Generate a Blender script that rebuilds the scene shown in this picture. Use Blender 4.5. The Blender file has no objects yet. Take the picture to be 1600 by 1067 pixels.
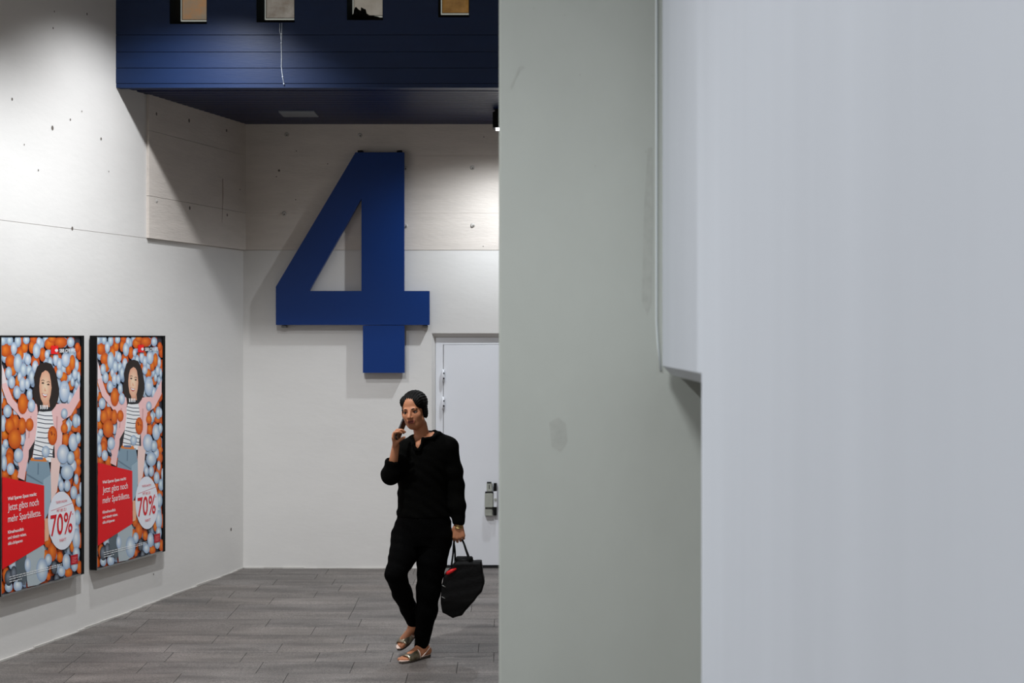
import bpy, bmesh, math, random
import numpy as np
from mathutils import Vector, Matrix

random.seed(7)
SC = bpy.context.scene
COL = SC.collection

# ---------------------------------------------------------------- camera, world, light, exposure
F = 2222.0                 # focal length in pixels of the 1600 wide frame (50 mm on 36 mm)
EYE = 2.073                # camera height above the floor under the walking woman
HOR = 526.0
YB = 12.26                 # distance of the back wall
cam_d = bpy.data.cameras.new('camera')
cam_d.lens = 50.0; cam_d.sensor_width = 36.0
cam_d.shift_y = (HOR - 533.5) / 1600.0
cam_d.dof.use_dof = True; cam_d.dof.focus_distance = 9.6; cam_d.dof.aperture_fstop = 4.0
cam = bpy.data.objects.new('camera', cam_d); COL.objects.link(cam)
cam.location = (0, 0, EYE); cam.rotation_euler = (math.pi / 2, 0, 0)
SC.camera = cam

world = bpy.data.worlds.new('world'); SC.world = world; world.use_nodes = True
bg = world.node_tree.nodes['Background']
bg.inputs[0].default_value = (0.92, 0.84, 0.76, 1); bg.inputs[1].default_value = 0.15

def spot(name, loc, target, power, size, blend=1.0, radius=0.04, col=(1, 1, 1)):
    d = bpy.data.lights.new(name, 'SPOT'); d.energy = power; d.spot_size = math.radians(size)
    d.spot_blend = blend; d.shadow_soft_size = radius; d.color = col
    o = bpy.data.objects.new(name, d); COL.objects.link(o); o.location = loc
    o.rotation_euler = (Vector(target) - Vector(loc)).to_track_quat('-Z', 'Y').to_euler()
    return o
# row of wall washers along the left wall, above the frame, then an added fill lamp
spot('wall_washer_light', (-1.98, 9.48, EYE + 2.66), (-2.50, 10.20, 0), 245, 122, 1.0, 0.05, (0.93, 0.96, 1.0))
spot('middle_washer_light', (-1.5, 7.3, EYE + 3.1), (-1.6, 7.3, 0), 640, 130, 0.5, 0.05, (0.92, 0.96, 1.0))
spot('near_washer_light', (-2.55, 2.9, EYE + 3.05), (-1.4, 3.0, EYE - 1.0), 430, 130, 1.0, 0.05, (0.93, 0.96, 1.0))
spot('added_fill_light', (-1.2, -1.6, EYE + 3.05), (-1.2, -1.5, 0), 620, 150, 0.3, 0.35, (0.93, 0.96, 1.0))  # unseen lamp added behind the camera to brighten the pier and near wall
SC.view_settings.view_transform = 'Standard'
SC.view_settings.look = 'None'
SC.view_settings.gamma = 1.0
SC.view_settings.use_curve_mapping = False
SC.view_settings.exposure = 0.0

# ---------------------------------------------------------------- helpers
def lin(c):
    out = []
    for v in c[:3]:
        v = v / 255.0
        out.append(v / 12.92 if v <= 0.04045 else ((v + 0.055) / 1.055) ** 2.4)
    return (out[0], out[1], out[2], 1.0)

def mat(name, rgb, rough=0.6, metal=0.0, spec=0.5, mottle=0.0, mscale=4.0, bump=0.0, bscale=60.0,
        attr=None, rgb2=None, emit=None, stretch=(1, 1, 1), coat=0.0):
    m = bpy.data.materials.new(name); m.use_nodes = True
    nt = m.node_tree; b = nt.nodes['Principled BSDF']
    b.inputs['Base Color'].default_value = lin(rgb)
    b.inputs['Roughness'].default_value = rough
    b.inputs['Metallic'].default_value = metal
    b.inputs['Specular IOR Level'].default_value = spec
    if coat: b.inputs['Coat Weight'].default_value = coat
    tc = nt.nodes.new('ShaderNodeTexCoord')
    mp = nt.nodes.new('ShaderNodeMapping'); mp.inputs['Scale'].default_value = stretch
    nt.links.new(tc.outputs['Object'], mp.inputs[0])
    src = None
    if attr:
        a = nt.nodes.new('ShaderNodeAttribute'); a.attribute_name = attr
        src = a.outputs['Color']; nt.links.new(src, b.inputs['Base Color'])
    if mottle > 0 or rgb2:
        n = nt.nodes.new('ShaderNodeTexNoise'); n.inputs['Scale'].default_value = mscale
        n.inputs['Detail'].default_value = 6; n.inputs['Roughness'].default_value = 0.62
        nt.links.new(mp.outputs[0], n.inputs['Vector'])
        rmp = nt.nodes.new('ShaderNodeValToRGB')
        rmp.color_ramp.elements[0].position = 0.33; rmp.color_ramp.elements[1].position = 0.67
        if rgb2:
            rmp.color_ramp.elements[0].color = lin(rgb2); rmp.color_ramp.elements[1].color = lin(rgb)
        else:
            k = 1 - mottle
            rmp.color_ramp.elements[0].color = (k, k, k, 1); rmp.color_ramp.elements[1].color = (1, 1, 1, 1)
        nt.links.new(n.outputs['Fac'], rmp.inputs[0])
        if rgb2: nt.links.new(rmp.outputs[0], b.inputs['Base Color'])
        else:
            mx = nt.nodes.new('ShaderNodeMix'); mx.data_type = 'RGBA'; mx.blend_type = 'MULTIPLY'
            mx.inputs[0].default_value = 1.0
            if src: nt.links.new(src, mx.inputs[6])
            else: mx.inputs[6].default_value = lin(rgb)
            nt.links.new(rmp.outputs[0], mx.inputs[7]); nt.links.new(mx.outputs[2], b.inputs['Base Color'])
    if bump > 0:
        n = nt.nodes.new('ShaderNodeTexNoise'); n.inputs['Scale'].default_value = bscale; n.inputs['Detail'].default_value = 4
        nt.links.new(mp.outputs[0], n.inputs['Vector'])
        bp = nt.nodes.new('ShaderNodeBump'); bp.inputs['Strength'].default_value = bump; bp.inputs['Distance'].default_value = 0.01
        nt.links.new(n.outputs['Fac'], bp.inputs['Height']); nt.links.new(bp.outputs[0], b.inputs['Normal'])
    if emit:
        b.inputs['Emission Color'].default_value = lin(emit[0]); b.inputs['Emission Strength'].default_value = emit[1]
    return m

M = {}
M['wall'] = mat('painted_concrete', (222, 219, 215), 0.75, spec=0.3, mottle=0.045, mscale=1.6, bump=0.10, bscale=14, stretch=(1, 1, 2.2))
M['wall_raw'] = mat('painted_board_marked_concrete', (218, 209, 200), 0.8, spec=0.25, mottle=0.09, mscale=2.5, bump=0.25, bscale=16, stretch=(1, 1, 5))
M['hole_shade'] = mat('tie_hole_shade', (98, 90, 84), 0.9)  # dark discs paint in the shade of tie holes and plug dents
M['stain'] = mat('rust_stain', (150, 128, 108), 0.8, mottle=0.3, mscale=20)
M['plug'] = mat('painted_tie_plug', (190, 186, 180), 0.7)
M['pier'] = mat('painted_pier', (192, 196, 188), 0.7, spec=0.3, mottle=0.07, mscale=2.2, bump=0.06, bscale=25, stretch=(1, 1, .6))
M['pier_worn'] = mat('worn_pier_paint', (186, 189, 181), 0.75, mottle=0.12, mscale=30)
M['nearwall'] = mat('painted_near_wall', (214, 219, 226), 0.6, spec=0.3, mottle=0.06, mscale=3.5, bump=0.03, bscale=10, stretch=(1, 1, .06))
M['sealant'] = mat('sealant_bead', (216, 222, 222), 0.5)
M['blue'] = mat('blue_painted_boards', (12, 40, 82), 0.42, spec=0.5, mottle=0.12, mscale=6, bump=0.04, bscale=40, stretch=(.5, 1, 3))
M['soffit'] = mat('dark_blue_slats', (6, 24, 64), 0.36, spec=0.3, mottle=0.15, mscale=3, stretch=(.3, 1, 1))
M['black'] = mat('black_metal', (8, 8, 8), 0.6, spec=0.2)
M['blackgap'] = mat('dark_gap', (12, 12, 13), 0.9)
M['four'] = mat('blue_sign_lacquer', (0, 50, 118), 0.36, spec=0.45, mottle=0.05, mscale=2)
M['steel'] = mat('zinc_bracket', (120, 120, 120), 0.4, 0.8)
M['door'] = mat('white_door_paint', (226, 227, 231), 0.5, mottle=0.02, mscale=3)
M['lock'] = mat('worn_lock_casing', (176, 178, 168), 0.45, 0.2, mottle=0.15, mscale=30)
M['silver'] = mat('silver_edge', (170, 170, 168), 0.3, 0.8)
M['grey_plate'] = mat('grey_plate', (125, 130, 136), 0.45, 0.2)
M['print'] = mat('poster_print', (255, 255, 255), 0.42, spec=0.25, attr='Col')
M['blackcloth'] = mat('black_cloth', (4, 4, 3), 0.9, spec=0.06, bump=0.15, bscale=90, mottle=.2, mscale=15)
M['blackcloth2'] = mat('black_trouser_cloth', (3, 3, 3), 0.9, spec=0.05, bump=0.2, bscale=120, mottle=.2, mscale=12)
M['bag'] = mat('black_bag_leather', (4, 3, 3), 0.6, spec=0.15, bump=0.3, bscale=45, mottle=.2, mscale=10)
M['skin'] = mat('skin', (186, 124, 90), 0.55, spec=0.35, mottle=0.05, mscale=25)
M['lips'] = mat('lips', (150, 72, 62), 0.45)
M['mouth'] = mat('mouth_inside', (92, 42, 36), 0.6)
M['hair'] = mat('dark_hair', (9, 7, 5), 0.65, spec=0.12, bump=0.25, bscale=140, stretch=(1, .15, .4))
M['eyewhite'] = mat('eye_white', (150, 138, 128), 0.5, spec=.2)
M['iris'] = mat('iris', (35, 22, 15), 0.2)
M['gold'] = mat('gold', (196, 168, 110), 0.3, 0.9)
M['sandal_metal'] = mat('metallic_leather', (205, 196, 176), 0.28, 0.85, rgb2=(92, 78, 42), mscale=14)
M['sandal_edge'] = mat('pale_leather_edge', (214, 190, 176), 0.5)
M['rubber'] = mat('sole', (70, 62, 56), 0.8)
M['red'] = mat('red_cloth', (225, 22, 26), 0.6)
M['nail'] = mat('nail', (120, 20, 25), 0.3)
M['phone'] = mat('phone_glass', (18, 18, 20), 0.2)
M['phonecase'] = mat('phone_case', (40, 36, 38), 0.5)
M['string'] = mat('white_string', (228, 236, 245), 0.6)
M['lens'] = mat('lamp_lens', (255, 255, 255), 0.3, emit=((255, 255, 255), 14.0))
M['frame_pale'] = mat('window_frame_pale', (215, 215, 205), 0.5, emit=((178, 180, 170), 0.55))  # emission put in so the frame looks lit from behind
M['reveal'] = mat('added_dark_lining', (30, 42, 48), 0.95, spec=0.05)  # dark plates added to keep the pane's glow off the opening sides
M['debris'] = mat('dry_leaves', (24, 22, 17), 0.9, mottle=.4, mscale=60)
M['grime'] = mat('floor_edge_dirt', (74, 68, 58), 0.95, mottle=.4, mscale=30)

def obj(name, bm, m, parent=None, smooth=False, loc=None):
    me = bpy.data.meshes.new(name)
    if isinstance(bm, bmesh.types.BMesh):
        bmesh.ops.recalc_face_normals(bm, faces=bm.faces[:])
        bm.to_mesh(me); bm.free()
    else:
        me.from_pydata(bm[0], [], bm[1]); me.update()
    for x in (m if isinstance(m, (list, tuple)) else [m]): me.materials.append(x)
    if smooth:
        for p in me.polygons: p.use_smooth = True
    o = bpy.data.objects.new(name, me); COL.objects.link(o)
    if parent: o.parent = parent
    if loc: o.location = loc
    return o
def tag(o, label=None, cat=None, group=None, kind=None):
    if label: o['label'] = label
    if cat: o['category'] = cat
    if group: o['group'] = group
    if kind: o['kind'] = kind
    return o
def empty(name, loc, rz=0):
    o = bpy.data.objects.new(name, None); COL.objects.link(o); o.location = loc; o.rotation_euler = (0, 0, rz)
    o.empty_display_size = 0.05
    return o
def box(bm, x0, x1, y0, y1, z0, z1, mi=0):
    v = [bm.verts.new(p) for p in ((x0, y0, z0), (x1, y0, z0), (x1, y1, z0), (x0, y1, z0), (x0, y0, z1), (x1, y0, z1), (x1, y1, z1), (x0, y1, z1))]
    fs = [(0, 3, 2, 1), (4, 5, 6, 7), (0, 1, 5, 4), (1, 2, 6, 5), (2, 3, 7, 6), (3, 0, 4, 7)]
    out = []
    for f in fs:
        g = bm.faces.new([v[i] for i in f]); g.material_index = mi; out.append(g)
    return v, out
def bevel_all(bm, w, seg=2):
    bmesh.ops.bevel(bm, geom=bm.edges[:], offset=w, segments=seg, affect='EDGES', clamp_overlap=True)
def prism(bm, pts, f0, f1, mi=0):
    """pts: 2-D outline; f0/f1 map a 2-D point to the two 3-D end caps"""
    a = [bm.verts.new(f0(p)) for p in pts]; b = [bm.verts.new(f1(p)) for p in pts]
    n = len(pts)
    fs = [bm.faces.new(a), bm.faces.new(b[::-1])]
    for i in range(n): fs.append(bm.faces.new((a[i], b[i], b[(i + 1) % n], a[(i + 1) % n])))
    for f in fs: f.material_index = mi
def tube(bm, pts, r, n=10, mi=0, closed=False):
    pts = [Vector(p) for p in pts]; rings = []
    N = len(pts)
    up = Vector((0.13, 0.31, 0.94)).normalized()
    for i, p in enumerate(pts):
        if closed: d = pts[(i + 1) % N] - pts[i - 1]
        else: d = pts[min(i + 1, N - 1)] - pts[max(i - 1, 0)]
        d.normalize()
        s = d.cross(up)
        if s.length < 1e-3: s = d.cross(Vector((1, 0, 0)))
        s.normalize(); t = d.cross(s)
        rr = r[i] if isinstance(r, (list, tuple)) else r
        rings.append([bm.verts.new(p + (s * math.cos(2 * math.pi * k / n) + t * math.sin(2 * math.pi * k / n)) * rr) for k in range(n)])
    M_ = N if closed else N - 1
    for i in range(M_):
        a, b = rings[i], rings[(i + 1) % N]
        for k in range(n):
            f = bm.faces.new((a[k], a[(k + 1) % n], b[(k + 1) % n], b[k])); f.material_index = mi; f.smooth = True
    if not closed:
        bm.faces.new(rings[0][::-1]).material_index = mi; bm.faces.new(rings[-1]).material_index = mi
def XZ(px, py, Y):        # authoring aid: where a thing seen at this spot stands at distance Y
    return Vector(((px - 800) * Y / F, Y, EYE - (py - HOR) * Y / F))

# ---------------------------------------------------------------- the left wall frame
# the wall runs from the corner (XC, YB) towards the camera, 16.7 degrees off the depth direction
XC = -2.317; TAN = 0.2993; L_ = math.sqrt(1 + TAN * TAN)
DW = Vector((-TAN / L_, -1 / L_, 0)); NW = Vector((1 / L_, -TAN / L_, 0))
def floor_z(Y): return EYE - 2.295 + 0.0243 * Y
def wall_s(px, off=0.0):
    r = (px - 800) / F
    c = 5.986 - off * L_
    Y = c / (TAN - r); X = r * Y
    return ((Vector((X, Y, 0)) - Vector((XC, YB, 0)) - NW * off).dot(DW))
def wp(s, z, off=0.0):    # z relative to the eye
    p = Vector((XC, YB, 0)) + DW * s + NW * off
    return Vector((p.x, p.y, EYE + z))
def wallz(px, py, off=0.0):
    s = wall_s(px, off); p = wp(s, 0, off)
    return s, -(py - HOR) * p.y / F
def wbox(bm, s0, s1, z0, z1, o0, o1, mi=0):
    v = [bm.verts.new(wp(s, z, o)) for z in (z0, z1) for (s, o) in ((s0, o0), (s1, o0), (s1, o1), (s0, o1))]
    for f in ((0, 3, 2, 1), (4, 5, 6, 7), (0, 1, 5, 4), (1, 2, 6, 5), (2, 3, 7, 6), (3, 0, 4, 7)):
        bm.faces.new([v[i] for i in f]).material_index = mi

SOF = 1.832      # soffit above the eye
CEIL = 3.35
G = 0.0020       # half width of a formwork joint
s_step = wall_s(229)
z_seam = 0.745
bm = bmesh.new()
wbox(bm, -0.35, 11.5, -2.6, CEIL, -0.30, -0.003)                       # core
wbox(bm, -0.35, 11.5, -2.6, z_seam - G, -0.012, 0)                     # lower lift
wbox(bm, s_step, 11.5, z_seam + G, CEIL, -0.012, 0)                    # upper lift, near part
obj_lw = bm
zs = [z_seam, 1.065, 1.56, 2.6]
for a, b in zip(zs[:-1], zs[1:]):                                      # raised board-marked panel by the corner
    wbox(bm, -0.02, s_step, a + G, b - G * .3, -0.012, 0.022, 1)
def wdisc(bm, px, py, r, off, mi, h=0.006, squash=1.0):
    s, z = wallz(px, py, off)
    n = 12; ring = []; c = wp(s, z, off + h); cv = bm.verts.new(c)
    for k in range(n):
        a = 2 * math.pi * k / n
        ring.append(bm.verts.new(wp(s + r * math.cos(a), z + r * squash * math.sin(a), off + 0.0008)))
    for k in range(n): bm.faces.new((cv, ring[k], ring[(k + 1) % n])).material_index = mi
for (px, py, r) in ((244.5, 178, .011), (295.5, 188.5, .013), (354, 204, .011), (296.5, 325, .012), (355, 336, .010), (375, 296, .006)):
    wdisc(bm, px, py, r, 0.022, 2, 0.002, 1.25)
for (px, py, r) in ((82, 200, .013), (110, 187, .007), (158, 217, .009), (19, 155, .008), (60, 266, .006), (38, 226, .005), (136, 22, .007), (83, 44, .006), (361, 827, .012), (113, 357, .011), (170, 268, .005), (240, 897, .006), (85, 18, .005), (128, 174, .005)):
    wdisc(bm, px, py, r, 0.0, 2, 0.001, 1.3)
wdisc(bm, 245, 314, .016, 0.022, 3, 0.008)
# rust streak and dirt near the corner
s0, z0 = wallz(348, 279, .022); s1, z1 = wallz(347, 348, .022)
v = [bm.verts.new(wp(s, z, .0225)) for s, z in ((s0 + .006, z0), (s0 - .006, z0), (s0 - .009, (z0 * .6 + z1 * .4)), (s1 - .002, z1), (s1 + .002, z1), (s0 + .004, (z0 * .5 + z1 * .5)))]
bm.faces.new(v).material_index = 4
lw = obj('wall_left', bm, [M['wall'], M['wall_raw'], M['hole_shade'], M['plug'], M['stain']])
tag(lw, kind='structure')

# ---------------------------------------------------------------- back wall with the door opening
bm = bmesh.new()
fx = lambda px: (px - 800) * YB / F
fz = lambda py: EYE - (py - HOR) * YB / F
XL = XC - 0.02; XR = 4.2
dx0 = fx(680); dz1 = fz(527)         # inner edge of the chamfered reveal
cx0 = fx(674.5); cz1 = fz(520.5)
dx1 = 0.86; cx1 = dx1 + (dx0 - cx0)
D = 0.045
bz = 0.0
zb = floor_z(YB) - 0.3
zsm = EYE + z_seam
def slab(x0, x1, z0, z1, mi=0, y0=YB): box(bm, x0, x1, y0, YB + 0.3, z0, z1, mi)
slab(XL, cx0, zb, zsm - G); slab(cx1, XR, zb, zsm - G); slab(cx0, cx1, cz1, zsm - G)
box(bm, XL, XR, YB + .01, YB + .3, zsm - G, zsm + G)
lev = [z_seam, 1.065, 1.56, CEIL]
for a, b in zip(lev[:-1], lev[1:]):
    slab(XL, XR, EYE + a + G * (1 if a == z_seam else .35), EYE + b - G * .35, 1)
    box(bm, XL, XR, YB + .006, YB + .3, EYE + b - G * .4, EYE + b + G * .4, 1)
# chamfers (left, top, right)
def quad(*ps, mi=0): bm.faces.new([bm.verts.new(p) for p in ps]).material_index = mi
quad((cx0, YB, zb), (dx0, YB + D, zb), (dx0, YB + D, dz1), (cx0, YB, cz1))
quad((cx0, YB, cz1), (dx0, YB + D, dz1), (dx1, YB + D, dz1), (cx1, YB, cz1))
quad((cx1, YB, cz1), (dx1, YB + D, dz1), (dx1, YB + D, zb), (cx1, YB, zb))
box(bm, cx0, cx1, YB + D + .012, YB + .3, zb, cz1)
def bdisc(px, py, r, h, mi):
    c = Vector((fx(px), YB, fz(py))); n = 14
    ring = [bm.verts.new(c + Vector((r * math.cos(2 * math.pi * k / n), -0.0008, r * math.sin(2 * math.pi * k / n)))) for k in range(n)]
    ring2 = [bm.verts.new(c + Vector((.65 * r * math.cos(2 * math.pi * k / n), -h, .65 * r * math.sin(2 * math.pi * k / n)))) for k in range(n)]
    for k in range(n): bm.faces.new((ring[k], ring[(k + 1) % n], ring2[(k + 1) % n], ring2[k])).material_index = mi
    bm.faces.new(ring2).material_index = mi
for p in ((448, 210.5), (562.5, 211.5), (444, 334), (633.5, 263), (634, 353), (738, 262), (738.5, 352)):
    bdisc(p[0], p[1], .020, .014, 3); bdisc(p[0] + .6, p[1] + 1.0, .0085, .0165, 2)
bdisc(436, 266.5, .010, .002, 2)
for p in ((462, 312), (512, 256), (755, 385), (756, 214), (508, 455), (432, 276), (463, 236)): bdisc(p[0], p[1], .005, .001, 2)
bw = obj('wall_back', bm, [M['wall'], M['wall_raw'], M['hole_shade'], M['plug']])
tag(bw, kind='structure')

# door: two leaves in a steel frame, hinges, surface lock
dr = empty('door_1', (dx0, YB + D, floor_z(YB))); tag(dr, kind='structure', label='white steel double door in the chamfered recess of the back wall', cat='door')
def dobj(name, bm, m, parent=None, smooth=False):
    o = obj(name, bm, m, parent or dr, smooth)
    base = Vector((dx0, YB + D, floor_z(YB)))
    if parent is None or parent is dr:
        for v in o.data.vertices: v.co -= base
    else:
        for v in o.data.vertices: v.co -= base
    return o
lx0 = fx(693); lz1 = fz(539); mid = fx(782.5); lx1 = 0.78
zf = fz(889)
b = bmesh.new()
box(b, dx0 + .002, lx0 - .006, YB + .040, YB + .056, zf, dz1 - .002)
box(b, lx0 - .006, lx1 + .006, YB + .040, YB + .056, lz1 + .004, dz1 - .002)
box(b, lx1 + .006, dx1 - .002, YB + .040, YB + .056, zf, dz1 - .002)
dobj('door_frame', b, M['door'])
for (a, c) in ((lx0, mid - .003), (mid + .003, lx1)):
    b = bmesh.new(); box(b, a, c, YB + .036, YB + .055, fz(884), lz1); bevel_all(b, .002, 1); dobj('door_leaf', b, M['door'])
b = bmesh.new(); box(b, lx0, lx1, YB + .034, YB + .054, zf, fz(884.4)); dobj('threshold', b, M['blackgap'])
for py in (586, 629):
    b = bmesh.new()
    h0, h1 = fz(py + 9), fz(py - 8)
    box(b, fx(690), fx(694.5), YB + .008, YB + .037, h0 + .0, h1)
    bevel_all(b, .003, 2)
    tube(b, [(fx(692.5), YB + .012, h0 - .012), (fx(692.5), YB + .012, h1 + .006)], .008, 10)
    hg = dobj('hinge', b, M['door'])
    b = bmesh.new(); box(b, fx(692.3), fx(694.3), YB + .004, YB + .03, fz(py + 6.6), fz(py + 4)); box(b, fx(692.6), fx(694.3), YB + .004, YB + .03, fz(py - 4), fz(py - 1.5))
    dobj('hinge_pin', b, M['blackgap'], hg)
b = bmesh.new()
box(b, fx(760.5), fx(769), YB - .022, YB + .036, fz(768), fz(753.5))
box(b, fx(757.5), fx(770.5), YB - .034, YB + .036, fz(792.5), fz(770))
box(b, fx(757.5), fx(769.5), YB - .020, YB + .036, fz(806), fz(794))
bevel_all(b, .006, 2)
lk = dobj('lock_case', b, M['lock'])
b = bmesh.new()
box(b, fx(760.8), fx(767.5), YB - .024, YB + .03, fz(754.6), fz(753.2))
box(b, fx(758), fx(770.5), YB - .026, YB + .03, fz(770.2), fz(768.4))
box(b, fx(758), fx(770.5), YB - .026, YB + .03, fz(794), fz(792.8))
box(b, fx(764), fx(765), YB - .0245, YB + .03, fz(763), fz(757))
dobj('lock_seam', b, M['blackgap'], lk)
b = bmesh.new()
box(b, fx(771.3), fx(776), YB - .010, YB + .036, fz(767), fz(755)); box(b, fx(771), fx(776), YB - .010, YB + .036, fz(805), fz(792.5))
dobj('strike_box', b, M['black'])
b = bmesh.new(); box(b, fx(771), fx(776.5), YB - .014, YB + .036, fz(792), fz(767.5)); bevel_all(b, .002, 1); dobj('strike_plate', b, M['door'])
b = bmesh.new(); tube(b, [(fx(774), YB - .02, fz(780)), (fx(774), YB + .0, fz(780))], .011, 12); dobj('lock_cylinder', b, M['lock'])

# dirt lips along the floor edges
b = bmesh.new()
s = 0.0
while s < 5.2:
    ln = random.uniform(.06, .25); w = random.uniform(.006, .016); h = random.uniform(.004, .012)
    p = wp(s, 0); zf_ = floor_z(p.y) - EYE
    wbox(b, s, s + ln, zf_ - .004, zf_ + h, -.002, w); s += ln
x = XC + .01
while x < dx0 - .05:
    ln = random.uniform(.05, .22); w = random.uniform(.006, .02); h = random.uniform(.004, .012); z = floor_z(YB)
    box(b, x, min(x + ln, dx0 - .03), YB - w, YB + .002, z - .004, z + h); x += ln
t1 = obj('trim_1', b, M['plug']); tag(t1, kind='structure')

# ---------------------------------------------------------------- floor: granite slabs in rows
TS = 0.245
verts = []; faces = []; cols = []
def tile(x0, x1, y0, y1, c):
    g = .0022; h = .0022
    i = len(verts)
    for (x, y) in ((x0 + g, y0 + g), (x1 - g, y0 + g), (x1 - g, y1 - g), (x0 + g, y1 - g)): verts.append((x, y, floor_z(y)))
    for (x, y) in ((x0 - g * .6, y0 - g * .6), (x1 + g * .6, y0 - g * .6), (x1 + g * .6, y1 + g * .6), (x0 - g * .6, y1 + g * .6)): verts.append((x, y, floor_z(y) - h * 2))
    faces.append((i, i + 1, i + 2, i + 3)); cols.append(c)
    for a, b_ in ((0, 1), (1, 2), (2, 3), (3, 0)):
        faces.append((i + a, i + 4 + a, i + 4 + b_, i + b_)); cols.append(tuple(v * .30 for v in c))
Y = 12.0 + TS
row = 0
rr = random.Random(11)
y_hi = YB + .02
while y_hi > -1.6:
    y_lo = Y if row == 0 and Y < y_hi else y_hi - TS * rr.choice((.86, 1, 1, 1.02, 1.12))
    x = -6.2 + rr.uniform(0, .6)
    while x < 4.3:
        w = rr.choice((.48, .58, .66, .74, .88))
        k = rr.gauss(1, .055); wm = rr.uniform(-.012, .018)
        tile(x, x + w, max(y_lo, -1.6), y_hi, (.205 * k * (1 + wm), .182 * k, .167 * k * (1 - wm)))
        x += w
    y_hi = y_lo; row += 1
i = len(verts)
for (x, y) in ((-6.6, -1.7), (5, -1.7), (5, YB + .1), (-6.6, YB + .1)): verts.append((x, y, floor_z(y) - .003))
faces.append((i, i + 1, i + 2, i + 3)); cols.append((.06, .055, .05))
for (x, y) in ((-6.6, -1.7), (5, -1.7), (5, YB + .1), (-6.6, YB + .1)): verts.append((x, y, floor_z(y) - .15))
j = i + 4
faces.append((j + 3, j + 2, j + 1, j)); cols.append((.06, .055, .05))
M['floor'] = mat('granite_slabs', (128, 122, 118), 0.5, spec=0.45, attr='Col', mottle=0.52, mscale=4.5, bump=0.35, bscale=150, stretch=(.35, 1.6, 1))
me = bpy.data.meshes.new('floor'); me.from_pydata(verts, [], faces); me.update(); me.materials.append(M['floor'])
ca = me.color_attributes.new('Col', 'FLOAT_COLOR', 'CORNER')
for p, c in zip(me.polygons, cols):
    for li in p.loop_indices: ca.data[li].color = (c[0], c[1], c[2], 1)
fl = bpy.data.objects.new('floor', me); COL.objects.link(fl); tag(fl, kind='structure')

# fine grain on the floor material
nt = M['floor'].node_tree
pb = nt.nodes['Principled BSDF']
old = pb.inputs['Base Color'].links[0].from_socket
tc = nt.nodes.new('ShaderNodeTexCoord'); n2 = nt.nodes.new('ShaderNodeTexNoise'); n2.inputs['Scale'].default_value = 110; n2.inputs['Detail'].default_value = 3
nt.links.new(tc.outputs['Object'], n2.inputs['Vector'])
r2 = nt.nodes.new('ShaderNodeValToRGB'); r2.color_ramp.elements[0].position = .3; r2.color_ramp.elements[1].position = .7
r2.color_ramp.elements[0].color = (.50, .50, .50, 1); r2.color_ramp.elements[1].color = (1.42, 1.42, 1.42, 1)
nt.links.new(n2.outputs['Fac'], r2.inputs[0])
mx = nt.nodes.new('ShaderNodeMix'); mx.data_type = 'RGBA'; mx.blend_type = 'MULTIPLY'; mx.inputs[0].default_value = 1
nt.links.new(old, mx.inputs[6]); nt.links.new(r2.outputs[0], mx.inputs[7]); nt.links.new(mx.outputs[2], pb.inputs['Base Color'])

# ---------------------------------------------------------------- blue beam with its glass block windows and slatted soffit
YF = 10.36
K = F / YF
bxp = lambda px: (px - 800) / K
bzp = lambda py: EYE + (HOR - py) / K
BX0 = -2.90; BX1 = 4.2
BT = EYE + CEIL
# openings: (face left px, face right px, sill py, frame bottom py)
OPEN = [(265, 323.5, 37.5, 33.5), (400.5, 460.5, 35.0, 31.0), (542, 598.5, 31.5, 27.0), (684.5, 733.5, 27.0, 23.0)]
bm = bmesh.new()
zB = EYE + SOF + .012
gl = [130.0, 106.3, 81.2, 54.7]
seams = [zB] + [bzp(p) for p in gl[1:]]
g = .0022
for a, c in zip(seams[:-1], seams[1:]):
    box(bm, BX0, BX1, YF, YF + .06, a + g, c - g)
    box(bm, BX0, BX1, YF + .008, YF + .06, c - g, c + g)
zt = EYE + 2.86
xs = [BX0]
for o in OPEN: xs += [bxp(o[0]), bxp(o[1])]
xs.append(BX1)
for i in range(0, len(xs), 2):          # piers between the openings
    box(bm, xs[i], xs[i + 1], YF, YF + .36, seams[-1] + g, zt)
for k_, o in enumerate(OPEN):
    box(bm, bxp(o[0]), bxp(o[1]), YF, YF + .36, seams[-1] + g, bzp(o[2]))
box(bm, BX0, BX1, YF, YF + .36, zt, BT)
box(bm, BX0, BX1, YF + .36, YB, EYE + 2.9, EYE + 2.96)
box(bm, BX0, BX1, YF + .06, YF + .36, seams[0], seams[-1] + g)
# rounded lip at the lower edge
box(bm, BX0, BX1, YF + .004, YF + .06, EYE + SOF - .018, zB)
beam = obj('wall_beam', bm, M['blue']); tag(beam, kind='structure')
# soffit slats, running left to right
bm = bmesh.new()
y = YF + .07; k_ = 0
while y < YB:
    w = .084
    if k_ == 2: y += .03
    v = [bm.verts.new(p) for p in ((BX0 + .0, y, EYE + SOF + .004), (BX0, y + w * .15, EYE + SOF), (BX0, y + w * .8, EYE + SOF), (BX0, y + w * .93, EYE + SOF + .02), (BX0, y + w * .93, EYE + SOF + .045), (BX0, y, EYE + SOF + .045))]
    u = [bm.verts.new((BX1, q.co.y, q.co.z)) for q in v]
    for a in range(6): bm.faces.new((v[a], v[(a + 1) % 6], u[(a + 1) % 6], u[a]))
    bm.faces.new(v); bm.faces.new(u[::-1])
    y += w * 1.0; k_ += 1
box(bm, BX0, BX1, YF + .061, YB, EYE + SOF + .04, EYE + SOF + .09)
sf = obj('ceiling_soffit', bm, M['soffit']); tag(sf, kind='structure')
# ceiling over the forecourt
bm = bmesh.new(); box(bm, -6.8, 4.6, 1.2, YF + .02, BT, BT + .15)
cl = obj('ceiling', bm, M['wall']); tag(cl, kind='structure')

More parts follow.
